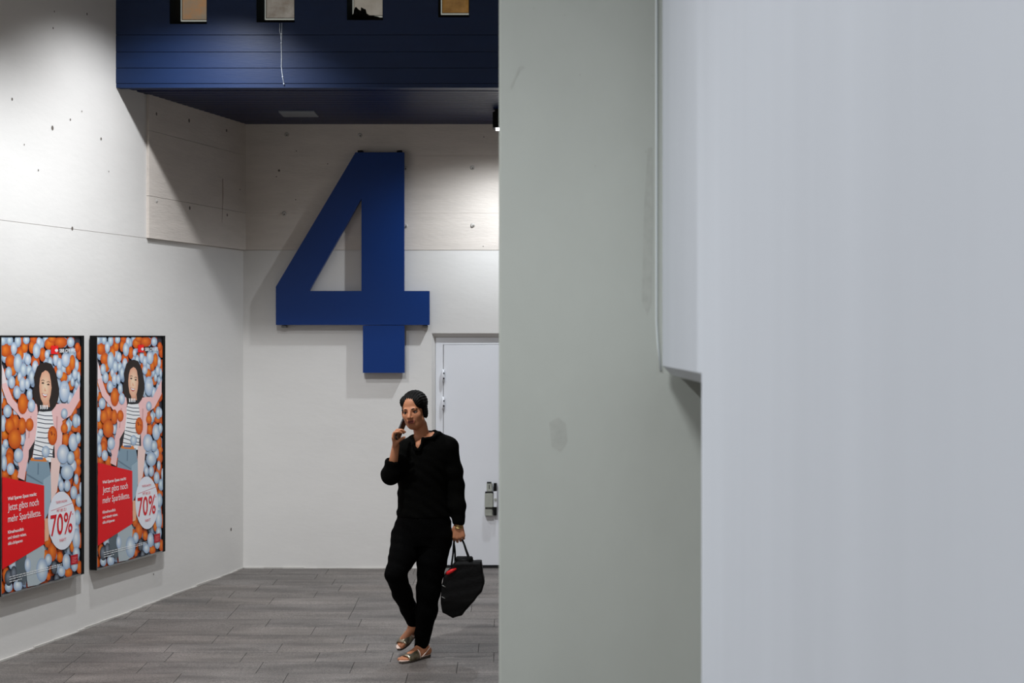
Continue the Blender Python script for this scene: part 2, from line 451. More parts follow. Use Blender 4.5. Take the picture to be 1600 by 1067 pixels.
# windows
WCOL = [((146, 134, 116), (176, 130, 88)), ((158, 152, 144), (120, 110, 98)), ((166, 160, 150), (150, 142, 130)), ((150, 112, 62), (112, 82, 44))]
for i, o in enumerate(OPEN):
    yg = YF + .345
    xl, xr = bxp(o[0]), bxp(o[1])
    zb_ = EYE + (HOR - o[3]) * yg / F
    w = empty('window_%d' % (i + 1), (xl, yg, zb_)); tag(w, kind='structure')
    base = Vector((xl, yg, zb_)); W_ = xr - xl - .004; H_ = .30
    b = bmesh.new()
    t = .008
    box(b, .004, W_, -.01, .02, 0, t); box(b, .004, W_, -.01, .02, H_ - t, H_); box(b, .004, .004 + t, -.01, .02, t, H_ - t); box(b, W_ - t, W_, -.01, .02, t, H_ - t)
    obj('window_frame', b, M['frame_pale'], w)
    b = bmesh.new()   # glass block: inner lip then a softly domed face
    a0, a1, c0, c1 = .004 + t, W_ - t, t, H_ - t
    rings = []
    for (ins, yy) in ((0, -.004), (.006, -.012), (.014, -.006), (.024, -.002)):
        rings.append([b.verts.new(p) for p in ((a0 + ins, yy, c0 + ins), (a1 - ins, yy, c0 + ins), (a1 - ins, yy, c1 - ins), (a0 + ins, yy, c1 - ins))])
    for r0, r1 in zip(rings[:-1], rings[1:]):
        for q in range(4): b.faces.new((r0[q], r0[(q + 1) % 4], r1[(q + 1) % 4], r1[q]))
    b.faces.new(rings[-1])
    m = mat('lit_glass_block', WCOL[i][0], 0.15, spec=.6, rgb2=WCOL[i][1], mscale=9, bump=.4, bscale=30)
    pb = m.node_tree.nodes['Principled BSDF']; lk_ = pb.inputs['Base Color'].links[0].from_socket
    m.node_tree.links.new(lk_, pb.inputs['Emission Color']); pb.inputs['Emission Strength'].default_value = .5
    obj('pane', b, m, w)
    b = bmesh.new(); box(b, 0, W_ + .002, .02, .03, -.12, H_ + .05); box(b, -.0, W_ + .002, -.02, .02, -.12, -.006)
    obj('window_sill', b, M['black'], w)
    b = bmesh.new()
    for xx in (.0015, W_ + .0005): box(b, xx - .001, xx + .001, -.340, -.012, -.10, H_)
    obj('window_reveal', b, M['reveal'], w)
    b = bmesh.new(); q_ = .0035
    box(b, .004 + t, .004 + t + q_, -.014, .0, t, H_ - t); box(b, W_ - t - q_, W_ - t, -.014, .0, t, H_ - t); box(b, .004 + t, W_ - t, -.014, .0, t, t + q_)
    obj('gasket', b, M['black'], w)

# dark scrap on the sill of the third window
pY = YF + .33
b = bmesh.new()
c0 = XZ(564, 26, pY)
out = [(547, 33), (549, 26), (552.5, 23), (553.5, 18), (554.5, 12.5), (557, 12), (561, 16), (565.5, 18), (566, 14.5), (564.5, 12), (568.5, 14), (572, 16), (573.5, 22), (577, 24), (583, 26), (590, 26.5), (597, 29), (597, 34)]
pts = [XZ(p[0], p[1], pY) - c0 for p in out]
fr = [b.verts.new(p + Vector((0, -.018 + .012 * math.sin(i * 2.1), 0))) for i, p in enumerate(pts)]
bk = [b.verts.new(p * .96 + Vector((0, .012 + .01 * math.sin(i * 1.3), 0))) for i, p in enumerate(pts)]
cf = b.verts.new((0, -.05, -.01)); cb = b.verts.new((0, .014, -.01)); n = len(pts)
for k_ in range(n):
    b.faces.new((fr[k_], fr[(k_ + 1) % n], cf)); b.faces.new((bk[(k_ + 1) % n], bk[k_], cb)); b.faces.new((fr[k_], bk[k_], bk[(k_ + 1) % n], fr[(k_ + 1) % n]))
db = obj('leaf_clump', b, M['debris'], loc=c0)
tag(db, 'small dark ragged clump lying against the third glass block window of the blue beam', 'debris')

# thin pale string hanging down the beam below the second window
b = bmesh.new()
yS = YF - .006
P = lambda a: XZ(a[0], a[1], yS)
tube(b, [P(a) for a in ((440.5, 36), (440.2, 53), (439.4, 67), (439.8, 90), (439.6, 105), (441.5, 120), (443.6, 132.5))], .0021, 6)
for q_ in ((439.4, 67), (439.7, 53), (441.5, 120), (443.4, 131)): bmesh.ops.create_icosphere(b, subdivisions=1, radius=.0055, matrix=Matrix.Translation(P(q_)))
tube(b, [P(a) for a in ((437.2, 37), (437.0, 48), (438.6, 55), (439.6, 66))], .002, 6)
st = obj('string', b, M['string'])
tag(st, 'thin white string hanging down the blue beam under the second glass block window', 'string')

# flat grey plate in the soffit
b = bmesh.new()
z = EYE + SOF
ps = [((434) , 172.8), (492, 172.8), (489, 181), (441, 181)]
y0 = SOF * F / (HOR - 173); y1 = SOF * F / (HOR - 181)
xa, xb_ = (435 - 800) * y0 / F, (491 - 800) * y0 / F
box(b, 0, xb_ - xa, 0, y1 - y0, -.012, .004); bevel_all(b, .003, 1)
pl = obj('soffit_plate', b, M['grey_plate'], loc=(xa, y0, z))
tag(pl, 'flat grey rectangular cover plate set into the dark slatted soffit', 'plate')

# ---------------------------------------------------------------- spotlight under the soffit (mostly behind the pier)
sx, sy = 0.05, 11.43
sp = empty('spotlight', (sx, sy + .05, EYE + SOF)); tag(sp, 'black box spotlight under the slatted soffit at the edge of the near pier', 'spotlight')
b = bmesh.new(); box(b, -.205, .16, -.05, .09, -.150, -.022); bevel_all(b, .004, 2); obj('housing', b, M['black'], sp)
b = bmesh.new(); box(b, -.19, .15, -.045, .085, -.022, .0); obj('mounting_plate', b, M['black'], sp)
b = bmesh.new(); box(b, -.18, .14, -.035, .075, -.158, -.152); obj('lens', b, M['lens'], sp)
spot('spotlight_light', (sx, sy + .05, EYE + SOF - .17), (-.15, 11.75, 0), 155, 156, .9, 0.035, (0.88, 0.94, 1.0))

# ---------------------------------------------------------------- big number 4
YN = YB - .08
nx = lambda px: (px - 800) * YN / F
nz = lambda py: EYE - (py - HOR) * YN / F
o4 = Vector((nx(599), YN, nz(582)))
four = empty('number_sign', o4); tag(four, 'giant dark blue numeral 4 mounted on the white back wall', 'sign')
def f4(pts, name, lip=None):
    b = bmesh.new()
    for pp in pts:
        prism(b, pp, lambda p: Vector((nx(p[0]), YN, nz(p[1]))) - o4, lambda p: Vector((nx(p[0]), YN + .062, nz(p[1]))) - o4)
    return obj(name, b, M['four'], four)
f4([[(555.5, 238), (564.8, 238), (564.8, 310), (483, 454.5), (431, 454.5), (431, 448)],
    [(564.8, 238), (631.5, 238), (631.5, 454.5), (564.8, 454.5)],
    [(431, 454.5), (483, 454.5), (564.8, 454.5), (631.5, 454.5), (671, 454.5), (671, 507.6), (431, 507.6)]], 'upper_panel')
f4([[(567, 508.4), (632, 508.4), (632, 582.5), (567, 582.5)]], 'tail_panel')
for (px, py) in ((443, 510.5), (664, 510.5), (562.5, 236.5), (624, 236.5)):
    b = bmesh.new()
    c = Vector((nx(px), YN + .04, nz(py))) - o4
    box(b, c.x - .022, c.x + .022, -.0 + .02, .079, c.z - .008, c.z + .012)
    bevel_all(b, .003, 1)
    tube(b, [c + Vector((-.01, -.018, 0)), c + Vector((-.01, .0, 0))], .007, 8)
    obj('bracket', b, M['steel'] if py > 300 else M['black'], four)

# ---------------------------------------------------------------- near pier and near wall on the right
YP = 4.5; XW = 0.4617
zU = EYE - .193 * XW
bm = bmesh.new()
box(bm, (779.5 - 800) * YP / F, 1.7, YP, YP + .75, -.3, EYE + 3.35)
bevel_edges = [e for e in bm.edges if abs(e.verts[0].co.x - e.verts[1].co.x) < 1e-6 and abs(e.verts[0].co.y - e.verts[1].co.y) < 1e-6 and e.verts[0].co.x < 0]
bmesh.ops.bevel(bm, geom=bevel_edges, offset=.006, segments=3, affect='EDGES')
# scuffs and a worn strip in the paint
def scuff(pts):
    bm.faces.new([bm.verts.new(XZ(p[0], p[1], YP - .0006)) for p in pts]).material_index = 1
scuff([(806, 116), (811, 104), (819, 103), (820, 107), (813, 110), (805, 124), (801, 137), (798, 139), (799, 131)])
scuff([(1012, 232), (1019, 230), (1020, 330), (1018, 470), (1011, 492), (1003, 470), (1006, 330)])
scuff([(858, 660), (872, 652), (884, 662), (886, 690), (876, 706), (862, 698)])
for p_ in ((906, 117), (834, 13), (882, 24), (1009, 237), (930, 259), (1021, 410), (1019, 118)): scuff([(p_[0] - 1.6, p_[1]), (p_[0], p_[1] - 2), (p_[0] + 1.6, p_[1]), (p_[0], p_[1] + 2)])
pier = obj('wall_pier', bm, [M['pier'], M['pier_worn']]); tag(pier, kind='structure')
bm = bmesh.new()
Yk = F * XW / (1096 - 800)          # end of the lower block
Yu = F * XW / (1035 - 800)          # end of the upper block
ch = .030
# upper overhanging block with chamfered lower edge (profile in X,Z swept along depth)
prof = [(XW, EYE + 3.35), (XW, zU), (XW + ch, zU - ch), (1.7, zU - ch), (1.7, EYE + 3.35)]
a = [bm.verts.new((p[0], .35, p[1])) for p in prof]; c = [bm.verts.new((p[0], Yu, p[1])) for p in prof]
for i in range(5): bm.faces.new((a[i], a[(i + 1) % 5], c[(i + 1) % 5], c[i]))
bm.faces.new(a[::-1]); bm.faces.new(c)
box(bm, XW, 1.7, .35, Yk, -.3, zU)
box(bm, XW + .06, 1.7, Yu - .0005, YP, zU - ch + .002, EYE + 3.35)
nw = obj('wall_right', bm, M['nearwall']); tag(nw, kind='structure')
b = bmesh.new()
xs_ = (1025.5 - 800) * YP / F
tube(b, [(xs_, YP - .001, EYE + 3.3), (xs_, YP - .001, EYE + .05), (xs_ + .004, YP - .001, EYE - .02), (xs_ + .014, YP - .001, zU - .02)], .0035, 8)
t2 = obj('trim_2', b, M['sealant']); tag(t2, kind='structure')

# ---------------------------------------------------------------- advertising posters on the left wall
OFFP = 0.062
def make_poster(sa, sb, zt, zb_, label):
    """sa: near edge, sb: far edge along the wall (s decreases to the corner)"""
    W = sa - sb; H = zt - zb_
    o = wp(sa, zb_, 0)
    root = bpy.data.objects.new('poster_case', None); COL.objects.link(root)
    R = Matrix((( -DW.x, NW.x * -1, 0), (-DW.y, NW.y * -1, 0), (0, 0, 1)))   # local x: along the wall to the right, -y: out of the wall
    root.matrix_world = Matrix.Translation(o) @ R.to_4x4()
    tag(root, label, 'poster', 'poster cases on the white wall')
    return root, W, H
# poster art, drawn once in (u, v) units
pvx = []; pfc = []; pcol = []
PW = 0.900; PH = 1.635
ART_BASE_S0 = wall_s(3.5, OFFP); ART_BASE_S1 = wall_s(126.5, OFFP)
layer = [0.0]
def PP(px, py):
    s, z = wallz(px, py, OFFP)
    return ((ART_BASE_S0 - s) / (ART_BASE_S0 - ART_BASE_S1) * PW, PH + z)
A = lambda x, y: PP(x / 5.207, 515 + y / 5.207)
B = lambda x, y: PP(x / 4.963, 715 + y / 4.963)
def clampuv(p): return (min(max(p[0], 0), PW), min(max(p[1], 0), PH))
def lay():
    layer[0] += 1; return -0.00003 * layer[0]
def lc(c): 
    l = lin(c); return tuple(min(.93, v * 1.32) for v in l[:3]) + (1,)
def fan(pts, c_edge, c_mid=None, mid=None):
    d = lay(); pts = [clampuv(p) for p in pts]
    i = len(pvx)
    cx = mid or (sum(p[0] for p in pts) / len(pts), sum(p[1] for p in pts) / len(pts)); cx = clampuv(cx)
    pvx.append((cx[0], d, cx[1]))
    for p in pts: pvx.append((p[0], d, p[1]))
    n = len(pts); cm = lc(c_mid or c_edge); ce = lc(c_edge)
    for k in range(n):
        pfc.append((i, i + 1 + k, i + 1 + (k + 1) % n)); pcol.append((cm, ce, ce))
def poly(pts, c):
    d = lay(); i = len(pvx)
    for p in pts:
        p = clampuv(p); pvx.append((p[0], d, p[1]))
    pfc.append(tuple(range(i, i + len(pts)))); pcol.append(tuple(lc(c) for _ in pts))
def ball(Fm, x, y, rx, ry, kind):
    j = random.uniform(-10, 10)
    if kind == 'o': ce, cm = (176 + j, 66 + j * .5, 14), (240, 122 + j, 34)
    elif kind == 'w': ce, cm = (128 + j, 150 + j, 176 + j), (212 + j * .5, 225 + j * .5, 240)
    else: ce, cm = (40, 44, 52), (120, 128, 138)
    n = 16
    pts = [Fm(x + rx * 1.08 * math.cos(2 * math.pi * k / n), y + ry * 1.05 * math.sin(2 * math.pi * k / n)) for k in range(n)]
    fan(pts, ce, cm, Fm(x - rx * .15, y - ry * .25))
# dark background and a random bed of balls
poly([(0, 0), (PW, 0), (PW, PH), (0, PH)], (52, 50, 58))
r0 = random.Random(3)
for j in range(19):
    for i in range(12):
        u = (i + .5 + r0.uniform(-.4, .4)) / 12 * PW; v = (j + .5 + r0.uniform(-.4, .4)) / 19 * PH
        rr_ = r0.uniform(.034, .05)
        k = r0.choice('owwo')
        ce, cm = ((168, 60, 16), (226, 104, 30)) if k == 'o' else ((112, 132, 160), (196, 210, 228))
        fan([(u + rr_ * math.cos(a * math.pi / 7), v + rr_ * math.sin(a * math.pi / 7)) for a in range(14)], ce, cm, (u - .006, v + .01))
for t in [(205,145,25,40),(265,140,25,50),(350,200,25,55),(405,115,38,45),(495,100,50,45),(560,320,22,45),(590,265,22,60),(520,385,28,40),(580,450,22,40),(40,600,28,45),(520,740,20,40),(590,700,22,40),(535,890,25,55),(625,1010,25,60),(45,850,30,45),(50,165,38,50),(90,255,38,55),(425,70,30,30),(150,420,20,50),(170,200,25,50),(190,390,22,35),(20,500,22,50),(110,330,25,40),(600,660,25,40),(610,800,30,30),(85,1030,30,70)]: ball(A, *t, 'o')
for t in [(85,85,25,40),(150,90,25,50),(218,80,25,35),(25,85,30,40),(118,150,24,50),(320,100,20,40),(300,170,28,60),(385,200,18,35),(290,300,24,50),(230,240,25,45),(150,270,32,75),(75,350,26,50),(195,325,28,55),(240,330,25,45),(262,385,24,60),(100,425,26,50),(165,380,18,40),(187,440,25,55),(245,525,24,48),(225,440,20,45),(455,240,22,50),(410,265,20,45),(485,280,22,50),(535,240,32,60),(485,355,24,40),(610,360,22,45),(640,385,12,45),(590,420,16,40),(625,285,15,45),(575,100,28,40),(140,510,28,55),(570,560,22,50),(475,560,14,35),(65,660,32,50),(30,760,22,65),(185,890,22,45),(30,980,25,50),(555,780,20,48),(615,740,25,55),(640,740,12,40),(595,915,35,70),(635,880,20,45),(15,550,14,50),(130,665,18,35),(50,925,22,35)]: ball(A, *t, 'w')
for t in [(75,20,28,60),(120,140,28,50),(590,215,25,45),(600,100,25,50),(605,30,20,30),(600,410,25,40),(605,590,15,60),(560,690,18,40),(620,640,14,60),(465,770,22,40),(530,890,28,35),(375,920,18,30),(615,850,22,50),(50,910,25,60),(570,330,14,50),(355,760,25,45),(405,730,32,70),(370,650,25,45),(40,130,30,30)]: ball(B, *t, 'o')
for t in [(85,85,28,45),(140,20,30,40),(35,40,20,60),(490,25,40,45),(565,60,25,45),(520,110,45,60),(475,215,20,42),(520,215,24,45),(590,165,16,40),(570,270,25,50),(612,330,25,50),(625,240,12,50),(597,465,25,60),(590,560,22,50),(590,630,28,80),(590,740,25,50),(560,450,18,50),(513,805,28,60),(475,880,28,40),(375,790,25,45),(575,830,24,50),(100,820,30,45),(245,930,30,60),(70,1000,28,40),(140,990,32,45)]: ball(B, *t, 'w')
for t in [(70,930,30,60),(110,900,25,60),(420,850,22,50),(440,940,20,40),(500,690,22,30),(300,1010,30,30)]: ball(B, *t, 'd')
# woman lying among the balls: legs, jacket, arms, shirt, jeans
def pa(l, c): poly([A(*p) for p in l], c)
def pb_(l, c): poly([B(*p) for p in l], c)
PINK = (222, 176, 174); PINKD = (198, 148, 146)
pa([(0,280),(35,330),(60,440),(50,560),(20,470),(0,430)], (214, 200, 200))
pa([(5,440),(55,430),(105,560),(160,620),(240,640),(260,600),(300,600),(305,700),(225,800),(150,690),(60,590)], PINK)
pa([(210,690),(300,600),(310,700),(290,880),(240,1000),(225,1075),(165,1075),(210,880)], PINK)
pa([(235,980),(290,890),(250,1075),(232,1075)], (40, 34, 34))
pa([(418,610),(500,598),(560,600),(610,510),(646,440),(646,570),(575,695),(505,740),(470,720),(430,700)], PINK)
pa([(418,610),(505,640),(505,870),(490,1075),(438,1075),(440,900),(440,790),(422,700)], PINK)
pa([(440,900),(446,1075),(430,1075),(425,950)], (50, 40, 40))
pa([(455,700),(470,705),(462,900),(452,900)], PINKD); pa([(245,700),(258,700),(240,880),(228,880)], PINKD)
pa([(318,655),(418,655),(438,790),(445,900),(425,1000),(432,1075),(258,1075),(285,900),(300,780),(303,700)], (222, 222, 220))
for y, dx in ((690, 6), (722, 8), (755, 6), (792, 3), (830, 0), (872, -4), (910, 14), (948, 26), (985, 24), (1018, 12)):
    xl = 303 - max(0, (y - 850)) * .25; xr_ = 425 + min(10, (y - 680) * .1)
    pa([(xl, y - 4 - dx * .6), ((xl + xr_) / 2, y + 5), (xr_, y + dx), (xr_, y + dx + 7), ((xl + xr_) / 2, y + 12), (xl, y + 3 - dx * .6)], (52, 58, 72))
pb_([(130,0),(215,0),(190,175),(135,150),(150,80)], PINK)
pb_([(395,0),(470,0),(455,140),(440,260),(400,330),(395,380),(390,150)], (226, 190, 182))
pb_([(230,15),(375,20),(392,130),(395,300),(385,400),(345,485),(300,485),(200,480),(200,190),(205,120)], (120, 142, 156))
pb_([(335,170),(392,130),(395,300),(385,400),(345,485)], (142, 162, 174))
pb_([(292,40),(300,40),(298,130),(290,130)], (88, 110, 126)); pb_([(205,120),(240,140),(330,195),(330,205),(240,155),(203,130)], (92, 112, 126))
pb_([(240,0),(350,0),(365,30),(235,22)], (206, 116, 42)); pb_([(265,-5),(330,-5),(332,14),(262,12)], (90, 110, 140))
pb_([(345,470),(372,470),(385,560),(372,640),(345,650)], (212, 160, 128))
pb_([(205,700),(330,660),(345,700),(335,960),(290,985),(215,1000),(200,850)], (158, 168, 172))
pb_([(120,810),(205,740),(205,960),(140,960)], (82, 92, 98))
for t in [(215,830,22,55),(325,870,42,90)]: ball(B, *t, 'w')
# hair, neck, face
pa([(300,300),(330,272),(372,262),(415,275),(440,320),(455,360),(470,430),(482,500),(470,570),(450,620),(422,655),(330,650),(295,600),(268,545),(262,500),(285,440),(275,385),(288,340)], (38, 30, 26))
pa([(345,575),(398,570),(405,640),(380,655),(350,640)], (196, 144, 118))
pa([(305,628),(420,628),(415,660),(350,665),(312,660)], (32, 32, 36))
for x in (325, 342, 358, 376): pa([(x,612),(x+9,612),(x+12,640),(x+2,648)], (226, 226, 228))
fan([A(*p) for p in ((368,328),(388,338),(402,360),(412,415),(417,470),(410,530),(398,575),(380,603),(366,606),(345,590),(330,560),(320,500),(318,455),(324,395),(338,350))], (206, 152, 124), (240, 196, 168), A(366, 470))
for x, y in ((347, 432), (391, 444)):
    pa([(x-12,y),(x-4,y-7),(x+6,y-6),(x+12,y+3),(x+4,y+7),(x-6,y+6)], (60, 40, 32))
    pa([(x-14,y-20),(x,y-28),(x+14,y-19),(x+13,y-14),(x,y-22),(x-13,y-15)], (78, 54, 42))
pa([(362,462),(370,490),(376,498),(362,500),(358,492)], (206, 146, 118))
pa([(338,512),(352,518),(368,524),(386,520),(380,540),(368,550),(354,546),(344,532)], (176, 78, 72))
pa([(343,517),(366,527),(383,524),(376,536),(362,538),(350,532)], (240, 238, 234))
# balls lying on top of her
for t in [(185,600,38,80),(240,770,30,50),(125,750,30,60),(80,780,35,60),(180,780,30,65),(120,885,50,80),(425,860,35,75),(520,800,26,40)]: ball(A, *t, 'o')
for t in [(140,510,26,50),(255,615,28,50),(520,500,40,85),(520,680,25,40),(370,990,30,45),(510,1010,45,75),(150,1020,35,55),(570,1040,30,50)]: ball(A, *t, 'w')
def arcs(cx, cy, s):
    for k in (-1, 0, 1): pa([(cx+k*12*s, cy-26*s), (cx+k*12*s+4, cy-26*s), (cx+k*13*s+2, cy), (cx+k*13*s-2, cy)], (120, 150, 190))
arcs(522, 480, 1)
pa([(405,830),(420,822),(428,850),(416,862)], (150, 60, 20)); pa([(432,838),(446,850),(440,870)], (150, 60, 20))
# red panel
RED = (204, 14, 22)
pb_([(-5,150),(340,215),(342,668),(40,850),(-5,872)], RED)
# logo panel, top right
pa([(412,128),(470,128),(470,196),(412,196)], (216, 24, 24))
# round white badge
cxu, czv = B(475, 487)
n = 48
fan([B(475 + 106 * math.cos(2*math.pi*k/n) + 6*math.sin(2*math.pi*k/n), 487 + 226 * math.sin(2*math.pi*k/n) - 30*math.cos(2*math.pi*k/n)*.3) for k in range(n)], (206, 208, 216), (228, 228, 234))
for a, c in (((392, 410), (560, 348)),):
    pb_([(a[0], a[1]), (c[0], c[1]), (c[0], c[1] + 4), (a[0], a[1] + 4)], (170, 60, 70))
# small dark red label, lower right, and fine print
pb_([(545,758),(600,745),(600,818),(545,832)], (168, 20, 34))
for k_ in range(4): pb_([(556, 775 + k_ * 12), (590 - 6 * (k_ % 2), 768 + k_ * 12), (590 - 6 * (k_ % 2), 771 + k_ * 12), (556, 778 + k_ * 12)], (220, 130, 130))
fine = random.Random(5)
for (x0_, y0_, x1_, y1_) in ((72, 922, 475, 820), (72, 940, 475, 833), (72, 960, 168, 935)):
    x = x0_
    while x < x1_:
        ww = fine.uniform(8, 26); xe = min(x + ww, x1_); f_ = lambda q: y0_ + (y1_ - y0_) * (q - x0_) / (x1_ - x0_)
        pb_([(x, f_(x)), (xe, f_(xe)), (xe, f_(xe) + 5), (x, f_(x) + 5)], (222, 222, 222)); x = xe + 4
def text(s, Fm, x0_, yb0, x1_, h_px, c, bold=0.0, shear=0.0):
    """x0_..x1_ and baseline given in the picture's units; text is set level on the poster"""
    cu = bpy.data.curves.new('lettering', 'FONT'); cu.body = s; cu.size = 1.0; cu.offset = bold; cu.shear = shear
    cu.resolution_u = 3
    ob = bpy.data.objects.new('lettering', cu); COL.objects.link(ob)
    me_ = bpy.data.meshes.new_from_object(ob.evaluated_get(bpy.context.evaluated_depsgraph_get()))
    bpy.data.objects.remove(ob)
    if not me_.vertices: return
    xs_ = [v.co.x for v in me_.vertices]; x_a, x_b = min(xs_), max(xs_)
    u0, v0 = Fm(x0_, yb0); u1, _ = Fm(x1_, yb0); _, v1 = Fm(x0_, yb0 - h_px)
    sx_ = (u1 - u0) / (x_b - x_a); sy_ = (v1 - v0) / .69
    d = lay() - .0002; i = len(pvx)
    for v in me_.vertices: pvx.append((u0 + (v.co.x - x_a) * sx_, d, v0 + v.co.y * sy_))
    for p in me_.polygons:
        pfc.append(tuple(i + q for q in p.vertices)); pcol.append(tuple(lc(c) for _ in p.vertices))
    bpy.data.meshes.remove(me_)
WH = (238, 232, 232)
text('Weil Sparen Spass macht:', B, 58, 330, 280, 26, WH, .02)
text('Jetzt gibts noch', B, 60, 410, 296, 55, WH)
text('mehr Sparbillette.', B, 60, 500, 314, 55, WH)
text('Klimafreundlich', B, 60, 588, 180, 24, WH, .02)
text('und günstig reisen.', B, 60, 632, 202, 24, WH, .02)
text('sbb.ch/sparen', B, 60, 676, 172, 24, WH, .02)
text('TIEFER BADEN', B, 428, 356, 514, 18, (196, 80, 90))
text('MIT BIS ZU', B, 436, 422, 508, 22, (196, 50, 62))
text('70', B, 388, 608, 484, 160, (190, 16, 30), .01)
text('%', B, 490, 588, 556, 160, (190, 16, 30), .01)
text('*', B, 552, 450, 562, 20, (190, 16, 30), .01)
text('RABATT', B, 458, 652, 508, 22, (196, 60, 72))
text('SBB CFF FFS', A, 478, 183, 606, 28, (238, 236, 236), .02)
# logo mark: double arrow with cross bar
la = lambda l: pa(l, (240, 236, 236))
la([(440,166),(450,152),(450,162),(458,162),(458,152),(468,166),(458,182),(458,171),(450,171),(450,182)]); la([(452,152),(456,152),(456,182),(452,182)])
pme = bpy.data.meshes.new('artwork'); pme.from_pydata(pvx, [], pfc); pme.update(); pme.materials.append(M['print'])
ca = pme.color_attributes.new('Col', 'FLOAT_COLOR', 'CORNER')
for p, cc in zip(pme.polygons, pcol):
    for li, c in zip(p.loop_indices, cc): ca.data[li].color = c

zt_, zb_ = 0.008, -1.643
for (pl_, pr_, lab) in ((0.0, 130.5, 'framed ball pit advertising poster on the left wall, cut by the left picture edge'),
                        (150.0, 257.3, 'framed ball pit advertising poster nearer the room corner, its black side in view')):
    sa, sb = wall_s(pl_, OFFP), wall_s(pr_, OFFP)
    root, W, H = make_poster(sa, sb, zt_, zb_, lab)
    fw0 = .010; fw1 = .036; t = .010           # near stile thin, far stile wide
    b = bmesh.new()
    box(b, 0, W, -OFFP + .006, -.012, 0, H); obj('case_back', b, M['black'], root)
    b = bmesh.new()
    box(b, W - fw1, W, -OFFP - .006, -OFFP + .006, 0.0, H); box(b, fw0, W - fw1, -OFFP - .006, -OFFP + .006, H - t, H)
    box(b, 0, fw0 * .5, -OFFP - .004, -OFFP + .006, 0, H)
    obj('frame', b, M['black'], root)
    b = bmesh.new(); box(b, .004, W - fw1 + .002, -OFFP - .005, -OFFP + .006, -.003, .009); box(b, .005, fw0 + .001, -OFFP - .005, -OFFP + .006, .0, H - t); obj('silver_rail', b, M['silver'], root)
    b = bmesh.new(); box(b, .03, W - .03, -.012, -.001, .03, H - .05); obj('wall_bracket', b, M['black'], root)
    art = bpy.data.objects.new('artwork', pme); COL.objects.link(art); art.parent = root
    art.location = (fw0 + .001, -OFFP + .0035, .009); art.scale = ((W - fw0 - fw1 - .001) / PW, 1, (H - t - .009) / PH)

